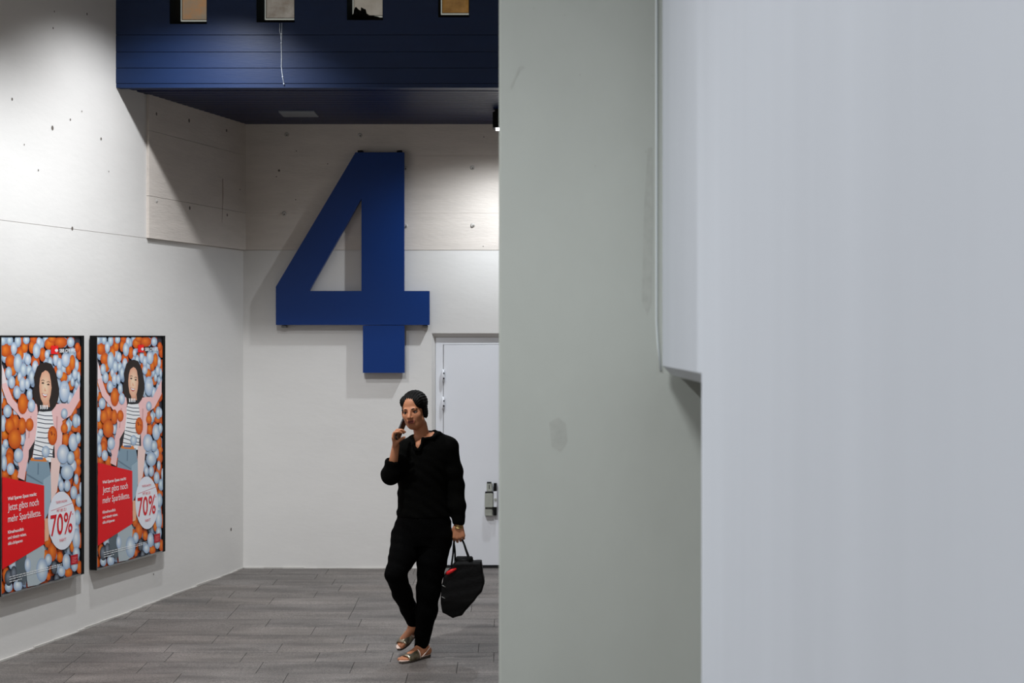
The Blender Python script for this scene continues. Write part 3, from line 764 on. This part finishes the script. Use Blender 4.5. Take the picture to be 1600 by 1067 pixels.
# ---------------------------------------------------------------- implicit-surface mesher for the figure
class Field:
    def __init__(s, lo, hi, h):
        s.lo = np.array(lo, float); s.h = h
        s.n = np.ceil((np.array(hi) - s.lo) / h).astype(int) + 1
        s.ax = [s.lo[i] + h * np.arange(s.n[i]) for i in range(3)]
        s.F = np.full(s.n, 1.0)
    def region(s, lo, hi, m):
        a = [max(0, int((lo[i] - m - s.lo[i]) / s.h)) for i in range(3)]
        b = [min(s.n[i], int((hi[i] + m - s.lo[i]) / s.h) + 2) for i in range(3)]
        return tuple(slice(a[i], max(a[i], b[i])) for i in range(3))
    def pts(s, sl):
        return np.meshgrid(*[s.ax[i][sl[i]] for i in range(3)], indexing='ij')
    def put(s, sl, d, k, sub=False):
        f = s.F[sl]
        if f.size == 0: return
        if sub:
            d = -d; h = np.clip(.5 - .5 * (d - f) / k, 0, 1)      # smooth max
            s.F[sl] = f * h + d * (1 - h) + k * h * (1 - h)
            s.F[sl] = np.maximum(s.F[sl], f)
        else:
            h = np.clip(.5 + .5 * (f - d) / k, 0, 1)
            s.F[sl] = f * (1 - h) + d * h - k * h * (1 - h)
    def cone(s, a, b, ra, rb, k=.01, sub=False, wob=0):
        a = np.array(a, float); b = np.array(b, float); r = max(ra, rb)
        sl = s.region(np.minimum(a, b) - r, np.maximum(a, b) + r, 2 * k + 3 * s.h)
        X, Y_, Z = s.pts(sl); ab = b - a; L2 = max(1e-9, ab @ ab)
        t = np.clip(((X - a[0]) * ab[0] + (Y_ - a[1]) * ab[1] + (Z - a[2]) * ab[2]) / L2, 0, 1)
        d = np.sqrt((X - a[0] - t * ab[0]) ** 2 + (Y_ - a[1] - t * ab[1]) ** 2 + (Z - a[2] - t * ab[2]) ** 2) - (ra + (rb - ra) * t)
        if wob: d = d + wob * np.sin(Z * 61 + X * 38) * np.sin(Y_ * 47 + Z * 23 + 1.3)
        s.put(sl, d, k, sub)
    def ell(s, c, r, R=None, k=.01, sub=False):
        c = np.array(c, float); r = np.array(r, float); m = r.max()
        sl = s.region(c - m, c + m, 2 * k + 3 * s.h); X, Y_, Z = s.pts(sl)
        q = [X - c[0], Y_ - c[1], Z - c[2]]
        if R is not None: q = [R[0][j] * q[0] + R[1][j] * q[1] + R[2][j] * q[2] for j in range(3)]
        k0 = np.sqrt(sum((q[j] / r[j]) ** 2 for j in range(3))); k1 = np.sqrt(sum((q[j] / r[j] ** 2) ** 2 for j in range(3))) + 1e-9
        s.put(sl, k0 * (k0 - 1) / k1, k, sub)
    def loft(s, zs, cx, cy, w, dp, k=.01, p=2.0, wob=0, sub=False):
        z0, z1 = zs[0], zs[-1]
        W = max(w); Dp = max(dp)
        sl = s.region((min(cx) - W, min(cy) - Dp, z0), (max(cx) + W, max(cy) + Dp, z1), 2 * k + 3 * s.h); X, Y_, Z = s.pts(sl)
        zz = Z[0, 0, :]
        g = lambda a: np.interp(zz, zs, a)[None, None, :]
        wx, dy = g(w), g(dp)
        q = (np.abs((X - g(cx)) / wx) ** p + np.abs((Y_ - g(cy)) / dy) ** p) ** (1 / p)
        d = (q - 1) * np.minimum(wx, dy)
        if wob: d = d + wob * (np.sin(Z * 43 + X * 30) * np.sin(X * 37 + Z * 21 + 1.0) + .5 * np.sin(Z * 90 + X * 50 + Y_ * 40))
        d = np.maximum(d, np.maximum(z0 - Z, Z - z1))
        s.put(sl, d, k, sub)
    def mesh(s):
        Fd = s.F; S = Fd < 0
        nx_, ny_, nz_ = Fd.shape
        acc = np.zeros((nx_ - 1, ny_ - 1, nz_ - 1, 3)); cnt = np.zeros((nx_ - 1, ny_ - 1, nz_ - 1))
        def sh(arr, i, j, k): return arr[i:nx_ - 1 + i, j:ny_ - 1 + j, k:nz_ - 1 + k]
        for ax in range(3):
            for u in (0, 1):
                for v in (0, 1):
                    o0 = [0, 0, 0]; others = [a for a in range(3) if a != ax]
                    o0[others[0]] = u; o0[others[1]] = v; o1 = list(o0); o1[ax] = 1
                    f0, f1 = sh(Fd, *o0), sh(Fd, *o1)
                    cr = (f0 < 0) != (f1 < 0)
                    den = np.where(cr, f0 - f1, 1); t = np.where(cr, f0 / den, 0)
                    cnt += cr
                    for a in range(3):
                        acc[..., a] += np.where(cr, (t if a == ax else o0[a]), 0)
        act = cnt > 0
        idx = -np.ones(act.shape, int); ii = np.argwhere(act); idx[act] = np.arange(len(ii))
        V = (ii + acc[act] / cnt[act][:, None]) * s.h + s.lo
        faces = []
        for ax in range(3):
            o1_, o2_ = [(1, 2), (2, 0), (0, 1)][ax]
            a = [slice(None)] * 3; b = [slice(None)] * 3
            a[ax] = slice(0, -1); b[ax] = slice(1, None)
            cr = S[tuple(a)] != S[tuple(b)]
            e = np.argwhere(cr)
            if not len(e): continue
            ok = (e[:, o1_] > 0) & (e[:, o2_] > 0) & (e[:, o1_] < act.shape[o1_]) & (e[:, o2_] < act.shape[o2_])
            e = e[ok]; q = []
            for (d1, d2) in ((-1, -1), (0, -1), (0, 0), (-1, 0)):
                c = e.copy(); c[:, o1_] += d1; c[:, o2_] += d2; q.append(idx[c[:, 0], c[:, 1], c[:, 2]])
            q = np.stack(q, 1); ins = S[e[:, 0], e[:, 1], e[:, 2]]
            q[~ins] = q[~ins][:, ::-1]
            faces.append(q)
        Fc = np.concatenate(faces)
        Fc = Fc[(Fc >= 0).all(1)]
        return V, Fc
def fobj(name, fd, mats, parent=None, fn=None, loc=None):
    V, Fc = fd.mesh()
    if loc is not None: V = V - np.array(loc)
    me_ = bpy.data.meshes.new(name); me_.from_pydata(V.tolist(), [], Fc.tolist()); me_.update()
    for x in (mats if isinstance(mats, (list, tuple)) else [mats]): me_.materials.append(x)
    me_.polygons.foreach_set('use_smooth', [True] * len(me_.polygons))
    if fn is not None:
        cen = V[Fc].mean(1) + (np.array(loc) if loc is not None else 0)
        me_.polygons.foreach_set('material_index', fn(cen).astype(int).tolist())
    o = bpy.data.objects.new(name, me_); COL.objects.link(o)
    if parent: o.parent = parent
    return o

# ---------------------------------------------------------------- the walking woman
YW = 9.14
def J(px, py, dy=0.0):
    Yq = YW + dy
    return np.array([(px - 800) * Yq / F, Yq, EYE - (py - HOR) * Yq / F])
# head frame: x to the picture's right, y towards the camera (face), z up
yaw = math.radians(-15); roll = math.radians(-7); pitch = math.radians(4)
Rh = (Matrix.Rotation(yaw, 3, 'Z') @ Matrix.Rotation(roll, 3, 'Y') @ Matrix.Rotation(pitch, 3, 'X'))
HX = np.array(Rh @ Vector((1, 0, 0))); HY = np.array(Rh @ Vector((0, -1, 0))); HZ = np.array(Rh @ Vector((0, 0, 1)))
HC = J(646.5, 642.5, -.03)
def Hp(x, y, z): return HC + HX * x + HY * y + HZ * z
RH = np.stack([HX, HY, HZ], 1)      # columns are the axes
hroot = J(656, 1030, 0); hroot[2] = floor_z(YW)

body = Field((-0.98, YW - .52, -.03), (-0.20, YW + .45, 1.76), .0042)
# torso
tz = [J(0, p)[2] for p in (850, 820, 795, 760, 730, 705, 692, 684)]
tcx = [J(p, 700)[0] for p in (660, 661, 662, 660, 661, 664, 665, 665)]
tcy = [YW + .01] * 8
body.loft(tz, tcx, tcy, [.160, .165, .150, .130, .140, .150, .120, .075], [.105, .11, .10, .092, .098, .092, .075, .060], k=.02)
# neck
body.cone(J(661, 692, .01), J(656, 664, .0), .050, .046, k=.025)
# chest in the neckline
body.ell(J(655, 699, -.060), (.034, .030, .040), k=.02)
body.cone(J(666, 692, .02), J(676, 684, .02), .050, .040, k=.02); body.cone(J(655, 692, .02), J(650, 689, .02), .045, .034, k=.02)
def limb(fd, pts, k=.012, **kw):
    for (p, r), (q, r2) in zip(pts[:-1], pts[1:]): fd.cone(p, q, r, r2, k=k, **kw)
# arms: hers hanging on the picture's right, hers raised on the left
SR, ER, WR = J(700, 698, 0), J(712, 760, .03), J(716.5, 819, -.01)
SL, EL, WL = J(636, 702, .0), J(611.5, 741, -.10), J(618.5, 696, -.15)
limb(body, [(SR, .045), (ER, .035), (WR, .023)]); limb(body, [(SL, .045), (EL, .034), (WL, .023)])
# legs and feet
HR, KR, AR = J(682, 838, 0), J(671, 912, -.03), J(659.5, 1010, .05)
HL, KL, AL = J(636, 838, 0), J(618, 897, -.15), J(647, 978, .13)
limb(body, [(HR, .08), (KR, .052), (AR, .030)]); limb(body, [(HL, .08), (KL, .052), (AL, .030)])
def foot(fd, ank, heel, toe, up, side):
    ank, heel, toe = map(np.array, (ank, heel, toe)); d = toe - heel; L = np.linalg.norm(d); d = d / L
    fd.cone(ank, heel + up * .028, .029, .027, k=.02)
    ball_ = heel + d * L * .68 + up * .018
    fd.cone(heel + up * .028, ball_, .026, .024, k=.02)
    fd.cone(ank + d * .02, ball_ + up * .008, .024, .018, k=.025)
    for i_, (o_, l_, r_) in enumerate(((-.026, 1.0, .012), (-.009, .97, .0095), (.006, .93, .009), (.019, .88, .0085), (.030, .82, .008))):
        a_ = heel + d * L * .66 + side * o_ * .9 + up * .016; b_ = heel + d * L * l_ + side * o_ + up * .010
        fd.cone(a_, b_, r_ * 1.15, r_ * .9, k=.006)
    return d, L, ball_
UP = np.array([0, 0, 1.0])
heelR = J(667, 1021, .07); toeR = J(628, 1030, -.10)
heelR[2] = floor_z(heelR[1]) + .012; toeR[2] = floor_z(toeR[1]) + .012
dR = (toeR - heelR) / np.linalg.norm(toeR - heelR); sideR = np.cross(dR, UP); sideR /= np.linalg.norm(sideR)
foot(body, AR, heelR, toeR, UP, -sideR)
heelL = J(650, 986, .20); toeL = J(624, 1012, .06)
dL = (toeL - heelL) / np.linalg.norm(toeL - heelL)
upL = UP - dL * (UP @ dL); upL /= np.linalg.norm(upL); sideL = np.cross(dL, upL)
foot(body, AL, heelL, toeL, upL, sideL)
# hands
def hand(fd, W, a, n, curls, thumb=(.6, .55, .35), sc=1.0, order=1):
    a = np.array(a, float); a /= np.linalg.norm(a); n = np.array(n, float); n -= a * (a @ n); n /= np.linalg.norm(n)
    t = np.cross(a, n) * order
    tips = []
    for i_, (off, pl_, fl_) in enumerate(((.031, .082, 1.0), (.0105, .086, 1.1), (-.0105, .082, 1.02), (-.030, .074, .80))):
        Kp = W + (a * pl_ + t * off) * sc
        fd.cone(W + t * off * .45 * sc, Kp, .0145 * sc, .0125 * sc, k=.010)
        p = Kp; ang = 0
        for l_, c_, r_, r2_ in zip((.042, .026, .021), curls[i_], (.0098, .0088, .0080), (.0088, .0080, .0068)):
            ang += math.radians(c_)
            q = p + (a * math.cos(ang) + n * math.sin(ang)) * l_ * fl_ * sc
            fd.cone(p, q, r_ * sc, r2_ * sc, k=.0025); p = q
        tips.append(p)
    p = W + (a * .022 + t * .022) * sc; d = a * thumb[0] + t * thumb[1] + n * thumb[2]; d /= np.linalg.norm(d)
    q = p + d * .042 * sc; fd.cone(p, q, .0150 * sc, .0115 * sc, k=.010)
    d2 = d + n * .55 - t * .25; d2 /= np.linalg.norm(d2); r = q + d2 * .030 * sc; fd.cone(q, r, .0112 * sc, .0095 * sc, k=.004)
    d3 = d2 + n * .35; d3 /= np.linalg.norm(d3); u = r + d3 * .024 * sc; fd.cone(r, u, .0095 * sc, .0078 * sc, k=.003)
    return tips
# right of the picture: knuckles to the camera, fingers hooked back round the bag handles
GR = WR + np.array([.0, -.004, -.088])
hand(body, WR, (0.02, -.08, -1), (0, 1, 0.0), [(55, 70, 45)] * 4, order=-1)
# raised hand: fingers wrap round the phone
aL = np.array([-.10, -.52, .85]); nL = np.array([.95, -.15, .2])
hand(body, WL, aL, nL, [(18, 62, 38), (34, 58, 36), (46, 56, 36), (58, 54, 34)], thumb=(.75, .25, .55), order=-1)
# head
body.ell(Hp(0, -.018, .040), (.074, .092, .078), RH, k=.01)
body.ell(Hp(0, .018, -.030), (.060, .068, .082), RH, k=.02)
body.ell(Hp(0, .040, -.082), (.030, .030, .026), RH, k=.02)          # chin
body.cone(Hp(-.046, .010, -.060), Hp(-.012, .046, -.086), .020, .018, k=.02); body.cone(Hp(.046, .010, -.060), Hp(.012, .046, -.086), .020, .018, k=.02)
body.ell(Hp(-.036, .050, -.022), (.024, .020, .022), RH, k=.015); body.ell(Hp(.036, .050, -.022), (.024, .020, .022), RH, k=.015)
body.cone(Hp(-.034, .070, .019), Hp(.034, .070, .019), .011, .011, k=.012)   # brow ridge
body.cone(Hp(0, .080, .010), Hp(0, .104, -.026), .0085, .0115, k=.010)        # nose
body.ell(Hp(-.011, .092, -.031), (.0085, .011, .008), RH, k=.005); body.ell(Hp(.011, .092, -.031), (.0085, .011, .008), RH, k=.005)
for sg in (-1, 1):
    body.ell(Hp(sg * .031, .087, .000), (.016, .012, .010), RH, k=.008, sub=True)   # sockets
    body.ell(Hp(sg * .077, -.008, -.012), (.009, .018, .030), RH, k=.006)             # ears
    body.ell(Hp(sg * .083, -.002, -.010), (.004, .009, .018), RH, k=.003, sub=True)
body.cone(Hp(-.020, .077, -.0530), Hp(.020, .077, -.0530), .006, .006, k=.006)    # lips
body.cone(Hp(-.016, .078, -.0640), Hp(.016, .078, -.0640), .0075, .0075, k=.006)
body.ell(Hp(0, .090, -.058), (.016, .010, .0035), RH, k=.003, sub=True)
def bmat_(c):
    q = c - HC; x, y, z = q @ HX, q @ HY, q @ HZ
    out = np.zeros(len(c))
    lip = (np.abs(x) < .022) & (y > .070) & (np.abs(z + .0590) < .0105 - .0004 * (np.abs(x) * 1000 / 3))
    out[lip] = 1
    out[(np.abs(x) < .016) & (y > .062) & (np.abs(z + .058) < .0032)] = 2
    return out
person = fobj('person', body, [M['skin'], M['lips'], M['mouth']], None, bmat_, loc=hroot)
person.location = hroot
tag(person, 'woman in black walking with a phone at her cheek and a black bag', 'person')
def cobj(name, fd, m, par=None, fn=None):
    o = fobj(name, fd, m, par or person, fn, loc=hroot); return o

# shirt
sh_ = Field((-0.98, YW - .42, .80), (-0.22, YW + .30, 1.54), .0045)
pz = (806, 800, 785, 760, 735, 715, 700, 692, 685, 679)
sh_.loft([J(0, p)[2] for p in pz], [J(p, 700)[0] for p in (661, 661, 661, 660, 661, 664, 666, 666, 666, 667)], [YW + .01] * 10,
         [.172, .171, .164, .157, .160, .168, .160, .138, .100, .070], [.128, .128, .125, .120, .124, .118, .105, .090, .078, .066], k=.02, wob=.0035)
limb(sh_, [(J(686, 686, .01), .045), (SR, .062), (J(708, 735, .02), .058), (ER, .054), (J(715, 790, .0), .048), (J(717, 814, -.01), .041)], k=.03, wob=.002)
limb(sh_, [(J(646, 690, .01), .045), (SL, .062), (J(622, 724, -.05), .060), (EL + np.array([-.005, .0, -.004]), .062)], k=.03, wob=.002)
limb(sh_, [(EL + np.array([0, 0, -.004]), .058), (J(612.5, 724, -.125), .047)], k=.02, wob=.002)
sh_.cone(J(613, 721, -.128), J(615.5, 708, -.145), .038, .030, k=.004, sub=True)       # sleeve opening
# collar and open placket
col_l = [J(650, 703, -.105), J(646.5, 694, -.095), J(645, 684, -.06), J(651, 677, .0), J(664, 673, .045), J(679, 674, .03), J(687, 677, -.01), J(676, 684, -.065), J(661, 686, -.09), J(655, 703, -.105)]
for p, q in zip(col_l[:-1], col_l[1:]): sh_.cone(p, q, .011, .011, k=.010)
sh_.cone(J(652.5, 702, -.125), J(652.5, 694, -.105), .007, .014, k=.004, sub=True)
sh_.cone(J(652.5, 695, -.105), J(654, 680, -.06), .016, .026, k=.004, sub=True)
sh_.cone(J(656, 684, -.04), J(657, 668, .0), .046, .058, k=.004, sub=True)
sh_.cone(J(670, 683, -.05), J(668, 668, -.01), .022, .060, k=.004, sub=True)
# hollow cuff
sh_.cone(WR + np.array([0, 0, -.02]), WR + np.array([0, 0, .022]), .034, .030, k=.003, sub=True)
cobj('shirt', sh_, M['blackcloth'])
# trousers
tr = Field((-0.98, YW - .42, .02), (-0.22, YW + .40, .98), .0045)
pz = (850, 835, 815, 798)
tr.loft([J(0, p)[2] for p in pz], [J(p, 700)[0] for p in (659, 660, 661, 661)], [YW + .01] * 4, [.180, .190, .178, .160], [.120, .130, .128, .120], k=.03, wob=.002)
limb(tr, [(J(684, 838, .0), .098), (J(675, 875, -.02), .095), (J(669.5, 920, -.03), .077), (J(666.5, 955, -.01), .068), (J(661, 990, .03), .051), (J(658.3, 1007, .05), .045)], k=.02, wob=.0025)
limb(tr, [(J(635, 838, .0), .098), (J(629, 870, -.08), .085), (KL + np.array([.0, 0, 0]), .066), (J(628, 925, -.05), .062), (J(638, 950, .04), .052), (J(645, 969, .10), .044)], k=.02, wob=.0025)
tr.cone(AR + np.array([.0, .0, -.03]), AR + np.array([0, 0, .022]), .036, .036, k=.003, sub=True)
tr.cone(AL + (AL - KL) * .06, AL - (AL - KL) * .02, .038, .034, k=.003, sub=True)
cobj('trousers', tr, M['blackcloth2'])
# hair: cap pulled back into a low knot, side lock down to the ear
hr = Field(HC - .19, HC + .19, .0030)
hr.ell(Hp(.003, -.034, .052), (.083, .099, .081), RH, k=.01)
hr.ell(Hp(.073, -.014, -.004), (.015, .032, .050), RH, k=.014)
hr.ell(Hp(.050, .026, .058), (.030, .034, .040), RH, k=.02)
hr.ell(Hp(-.050, .020, .066), (.026, .032, .034), RH, k=.02)
hr.ell(Hp(-.070, -.020, .002), (.014, .028, .040), RH, k=.014)
hr.ell(Hp(0, -.112, -.030), (.042, .034, .038), RH, k=.02)
hr.cone(Hp(-.004, -.02, .138), Hp(-.008, .060, .104), .004, .003, k=.004, sub=True)     # parting
sl_ = (slice(None),) * 3
Xh, Yh, Zh = hr.pts(sl_); qh = [Xh - HC[0], Yh - HC[1], Zh - HC[2]]
hx_, hy_, hz_ = [sum(RH[j][i_] * qh[j] for j in range(3)) for i_ in range(3)]
hr.F += .0013 * np.sin(np.arctan2(hx_ + .004, hz_ - .01) * 38 + hy_ * 30) + .0008 * np.sin(np.arctan2(hx_, hz_ - .01) * 83)
cobj('hair', hr, M['hair'])
def small(name, m, build, par=None):
    b = bmesh.new(); build(b)
    for v in b.verts: v.co -= Vector(hroot)
    return obj(name, b, m, par or person, smooth=True)
def uvell(b, c, r, R=RH, seg=14):
    mt = Matrix.Translation(Vector(c)) @ Matrix(R.tolist()).to_4x4() @ Matrix.Diagonal((*r, 1))
    bmesh.ops.create_uvsphere(b, u_segments=seg, v_segments=seg // 2 + 2, radius=1, matrix=mt)
for sg in (-1, 1):
    e = small('eye', M['eyewhite'], lambda b: uvell(b, Hp(sg * .031, .0655, .0005), (.0135, .0115, .0075)))
    small('iris', M['iris'], lambda b: uvell(b, Hp(sg * .031 - .001, .0735, .000), (.0062, .0042, .0062)), e)
    small('eyelid', M['hair'], lambda b: tube(b, [Hp(sg * .016, .0715, .000), Hp(sg * .025, .0765, .0062), Hp(sg * .036, .0750, .0068), Hp(sg * .046, .066, .001)], [.0014, .0022, .0024, .0014], 6), e)
    small('eyebrow', M['hair'], lambda b: tube(b, [Hp(sg * .014, .0815, .0185), Hp(sg * .026, .0815, .0235), Hp(sg * .040, .0740, .0225), Hp(sg * .050, .062, .015)], [.0026, .0036, .0032, .0012], 8))
# bracelets
for dz, r_, w_ in ((-.004, .0285, .0036), (-.014, .0275, .0028), (-.021, .0272, .0036)):
    small('bracelet', M['gold'], lambda b: tube(b, [WR + np.array([r_ * math.cos(t_ * math.pi / 12), r_ * .92 * math.sin(t_ * math.pi / 12), dz + .003 * math.sin(t_ * math.pi / 12)]) for t_ in range(24)], w_, 8, closed=True))
# sandals
def sandal(heel, toe, up, lab=None):
    d = toe - heel; L = np.linalg.norm(d); d = d / L; side = np.cross(d, up); side /= np.linalg.norm(side)
    def P(l, s_, h): return heel + d * (l * L) + side * s_ + up * h
    outl = [(-.10, .0), (-.08, .020), (.05, .029), (.35, .028), (.60, .036), (.80, .040), (.98, .030), (1.09, .006), (1.07, -.018), (.92, -.036), (.70, -.041), (.45, -.032), (.2, -.029), (.02, -.027), (-.08, -.018)]
    b = bmesh.new(); prism(b, outl, lambda p: Vector(P(p[0], p[1], .003)) - Vector(hroot), lambda p: Vector(P(p[0], p[1], -.011)) - Vector(hroot))
    so = obj('sandal', b, M['rubber'], person)
    b = bmesh.new(); prism(b, [(p[0], p[1] * .97) for p in outl], lambda p: Vector(P(p[0], p[1], .006)) - Vector(hroot), lambda p: Vector(P(p[0], p[1], .002)) - Vector(hroot))
    obj('insole', b, M['sandal_edge'], so)
    # upper: band over the forefoot
    b = bmesh.new(); rows = []
    for l, hw, hh in ((.42, .036, .056), (.52, .039, .052), (.66, .042, .044), (.78, .042, .036), (.86, .040, .031)):
        for_ = []
        for q in range(11):
            a_ = math.pi * q / 10; for_.append(b.verts.new(Vector(P(l + .02 * math.sin(a_), hw * math.cos(a_), hh * max(0, math.sin(a_)) ** .7)) - Vector(hroot)))
        rows.append(for_)
    for r0_, r1_ in zip(rows[:-1], rows[1:]):
        for q in range(10): b.faces.new((r0_[q], r0_[q + 1], r1_[q + 1], r1_[q]))
    up_ = obj('upper', b, M['sandal_metal'], so, smooth=True); sm = up_.modifiers.new('t', 'SOLIDIFY'); sm.thickness = .003; sm.offset = 0
    b = bmesh.new(); tube(b, [Vector(P(.42 + .02 * math.sin(math.pi * q / 10), .0365 * math.cos(math.pi * q / 10), .057 * max(0, math.sin(math.pi * q / 10)) ** .7)) - Vector(hroot) for q in range(11)], .0035, 6)
    obj('edging', b, M['sandal_edge'], so)
    b = bmesh.new(); tube(b, [Vector(P(*q)) - Vector(hroot) for q in ((.36, .036, .006), (.18, .034, .028), (.0, .028, .050), (-.11, .0, .058), (.0, -.028, .050), (.18, -.034, .028), (.36, -.036, .006))], .004, 6)
    obj('heel_strap', b, M['sandal_edge'], so)
sandal(heelR, toeR, UP); sandal(heelL, toeL, upL)

# phone
b = bmesh.new(); box(b, -.036, .036, -.0045, .0045, -.074, .074); bevel_all(b, .0038, 3)
ph_n = Vector((.93, -.30, -.12)).normalized(); ph_z = Vector((.24, .58, .76)); ph_z = (ph_z - ph_n * ph_z.dot(ph_n)).normalized(); ph_x = ph_z.cross(ph_n) * -1
ph_c = Vector(WL + np.array([.021, -.043, .070])) + ph_z * .034
mw = Matrix((ph_x, ph_n, ph_z)).transposed().to_4x4(); mw.translation = ph_c
ph = obj('phone', b, M['phonecase'], smooth=False); ph.matrix_world = mw
tag(ph, 'dark mobile phone held to the cheek of the walking woman', 'phone')
b = bmesh.new(); box(b, -.033, .033, .0042, .0050, -.070, .070); obj('screen', b, M['phone'], ph)

# bag: outline traced in the picture, given real depth
bgx = Field((-0.52, YW - .16, .22), (-0.12, YW + .16, .72), .0042)
ol = [(714, 873), (716, 869.5), (737, 870.5), (740, 876), (753, 875), (754.5, 893), (757.5, 910), (753, 922), (738, 940), (722, 959), (708, 963), (692, 955), (689, 940), (690, 915), (694, 898), (706, 884)]
opts = [J(p[0], p[1], -.01)[[0, 2]] for p in ol]
sl = bgx.region((-.6, YW - .3, .1), (0, YW + .3, .8), 0)
Xg, Yg, Zg = bgx.pts(sl); X2, Z2 = Xg[:, 0, :], Zg[:, 0, :]
dmin = np.full(X2.shape, 1e9); inside = np.zeros(X2.shape, bool)
for (a, c) in zip(opts, opts[1:] + opts[:1]):
    e = c - a; wx, wz = X2 - a[0], Z2 - a[1]; t_ = np.clip((wx * e[0] + wz * e[1]) / (e @ e), 0, 1)
    dmin = np.minimum(dmin, (wx - e[0] * t_) ** 2 + (wz - e[1] * t_) ** 2)
    cnd = (a[1] <= Z2) != (c[1] <= Z2); xi = a[0] + (Z2 - a[1]) / np.where(e[1] == 0, 1e-9, e[1]) * e[0]
    inside ^= cnd & (X2 < xi)
d2_ = np.where(inside, -1, 1) * np.sqrt(dmin) + .014
zt0 = J(0, 872)[2]; zb0 = J(0, 960)[2]
half = np.interp(Zg, [zb0, zb0 + .1, zt0 - .03, zt0], [.060, .074, .052, .030])
qx = np.maximum(d2_[:, None, :], -.0); qy = np.maximum(np.abs(Yg - YW + .01) - half + .014, -.0)
dd = np.sqrt(qx ** 2 + qy ** 2) + np.minimum(np.maximum(d2_[:, None, :], np.abs(Yg - YW + .01) - half + .014), 0) - .014
dd = dd + .0015 * np.sin(Zg * 70 + Xg * 40) * np.sin(Xg * 60 - Zg * 25)
bgx.F[sl] = dd
br = J(722, 872, 0)
bag = fobj('handbag', bgx, M['bag'], loc=br); bag.location = br
tag(bag, 'black leather tote bag hanging from the hand of the walking woman', 'bag')
def bsm(name, m, build):
    b = bmesh.new(); build(b)
    for v in b.verts: v.co -= Vector(br)
    return obj(name, b, m, bag, smooth=True)
gp = Vector(WR) + Vector((0.0, .018, -.103))
def hdl(x0_, y0_, x1_, y1_, dy):
    def f_(b):
        pts = []
        p0, p1 = Vector(J(x0_, y0_, dy)), Vector(J(x1_, y1_, dy))
        ctrl = [p0, p0.lerp(gp, .5) + Vector((-.012, 0, 0)), gp + Vector((-.030, 0, -.008)), gp + Vector((-.012, 0, .004)), gp + Vector((.012, 0, .004)), gp + Vector((.028, 0, -.010)), p1.lerp(gp, .5) + Vector((.012, 0, 0)), p1]
        for i_ in range(len(ctrl) - 1):
            for k_ in range(5):
                t_ = k_ / 5; a_, b1, c1, d1 = ctrl[max(i_ - 1, 0)], ctrl[i_], ctrl[i_ + 1], ctrl[min(i_ + 2, len(ctrl) - 1)]
                pts.append(.5 * ((2 * b1) + (c1 - a_) * t_ + (2 * a_ - 5 * b1 + 4 * c1 - d1) * t_ ** 2 + (3 * b1 - a_ - 3 * c1 + d1) * t_ ** 3))
        pts.append(p1); tube(b, pts, .0062, 8)
    return f_
bsm('handle', M['bag'], hdl(705, 886, 733.5, 876, -.055)); bsm('handle', M['bag'], hdl(711, 880, 735, 876, .030))
bsm('flap', M['bag'], lambda b: (box(b, J(712, 0)[0], J(739, 0)[0], YW - .05, YW + .03, J(0, 882)[2], J(0, 869.5)[2]), bevel_all(b, .006, 2)))
o_ = bsm('red_lining', M['red'], lambda b: tube(b, [J(697.5, 897, -.055), J(701, 894.5, -.068), J(706, 891.5, -.072), J(713, 888.5, -.068)], [.008, .013, .012, .005], 8))
o_['label'] = 'bright red strip at the top corner'
for (xa_, ya_, xb2, yb2) in ((690.5, 914, 696, 917), (690, 932, 695.5, 935)):
    bsm('zip_glint', M['silver'], lambda b: tube(b, [J(xa_, ya_, -.080), J(xb2, yb2, -.084)], .0028, 6))  # silver bars shaped as the glints on the zip metal
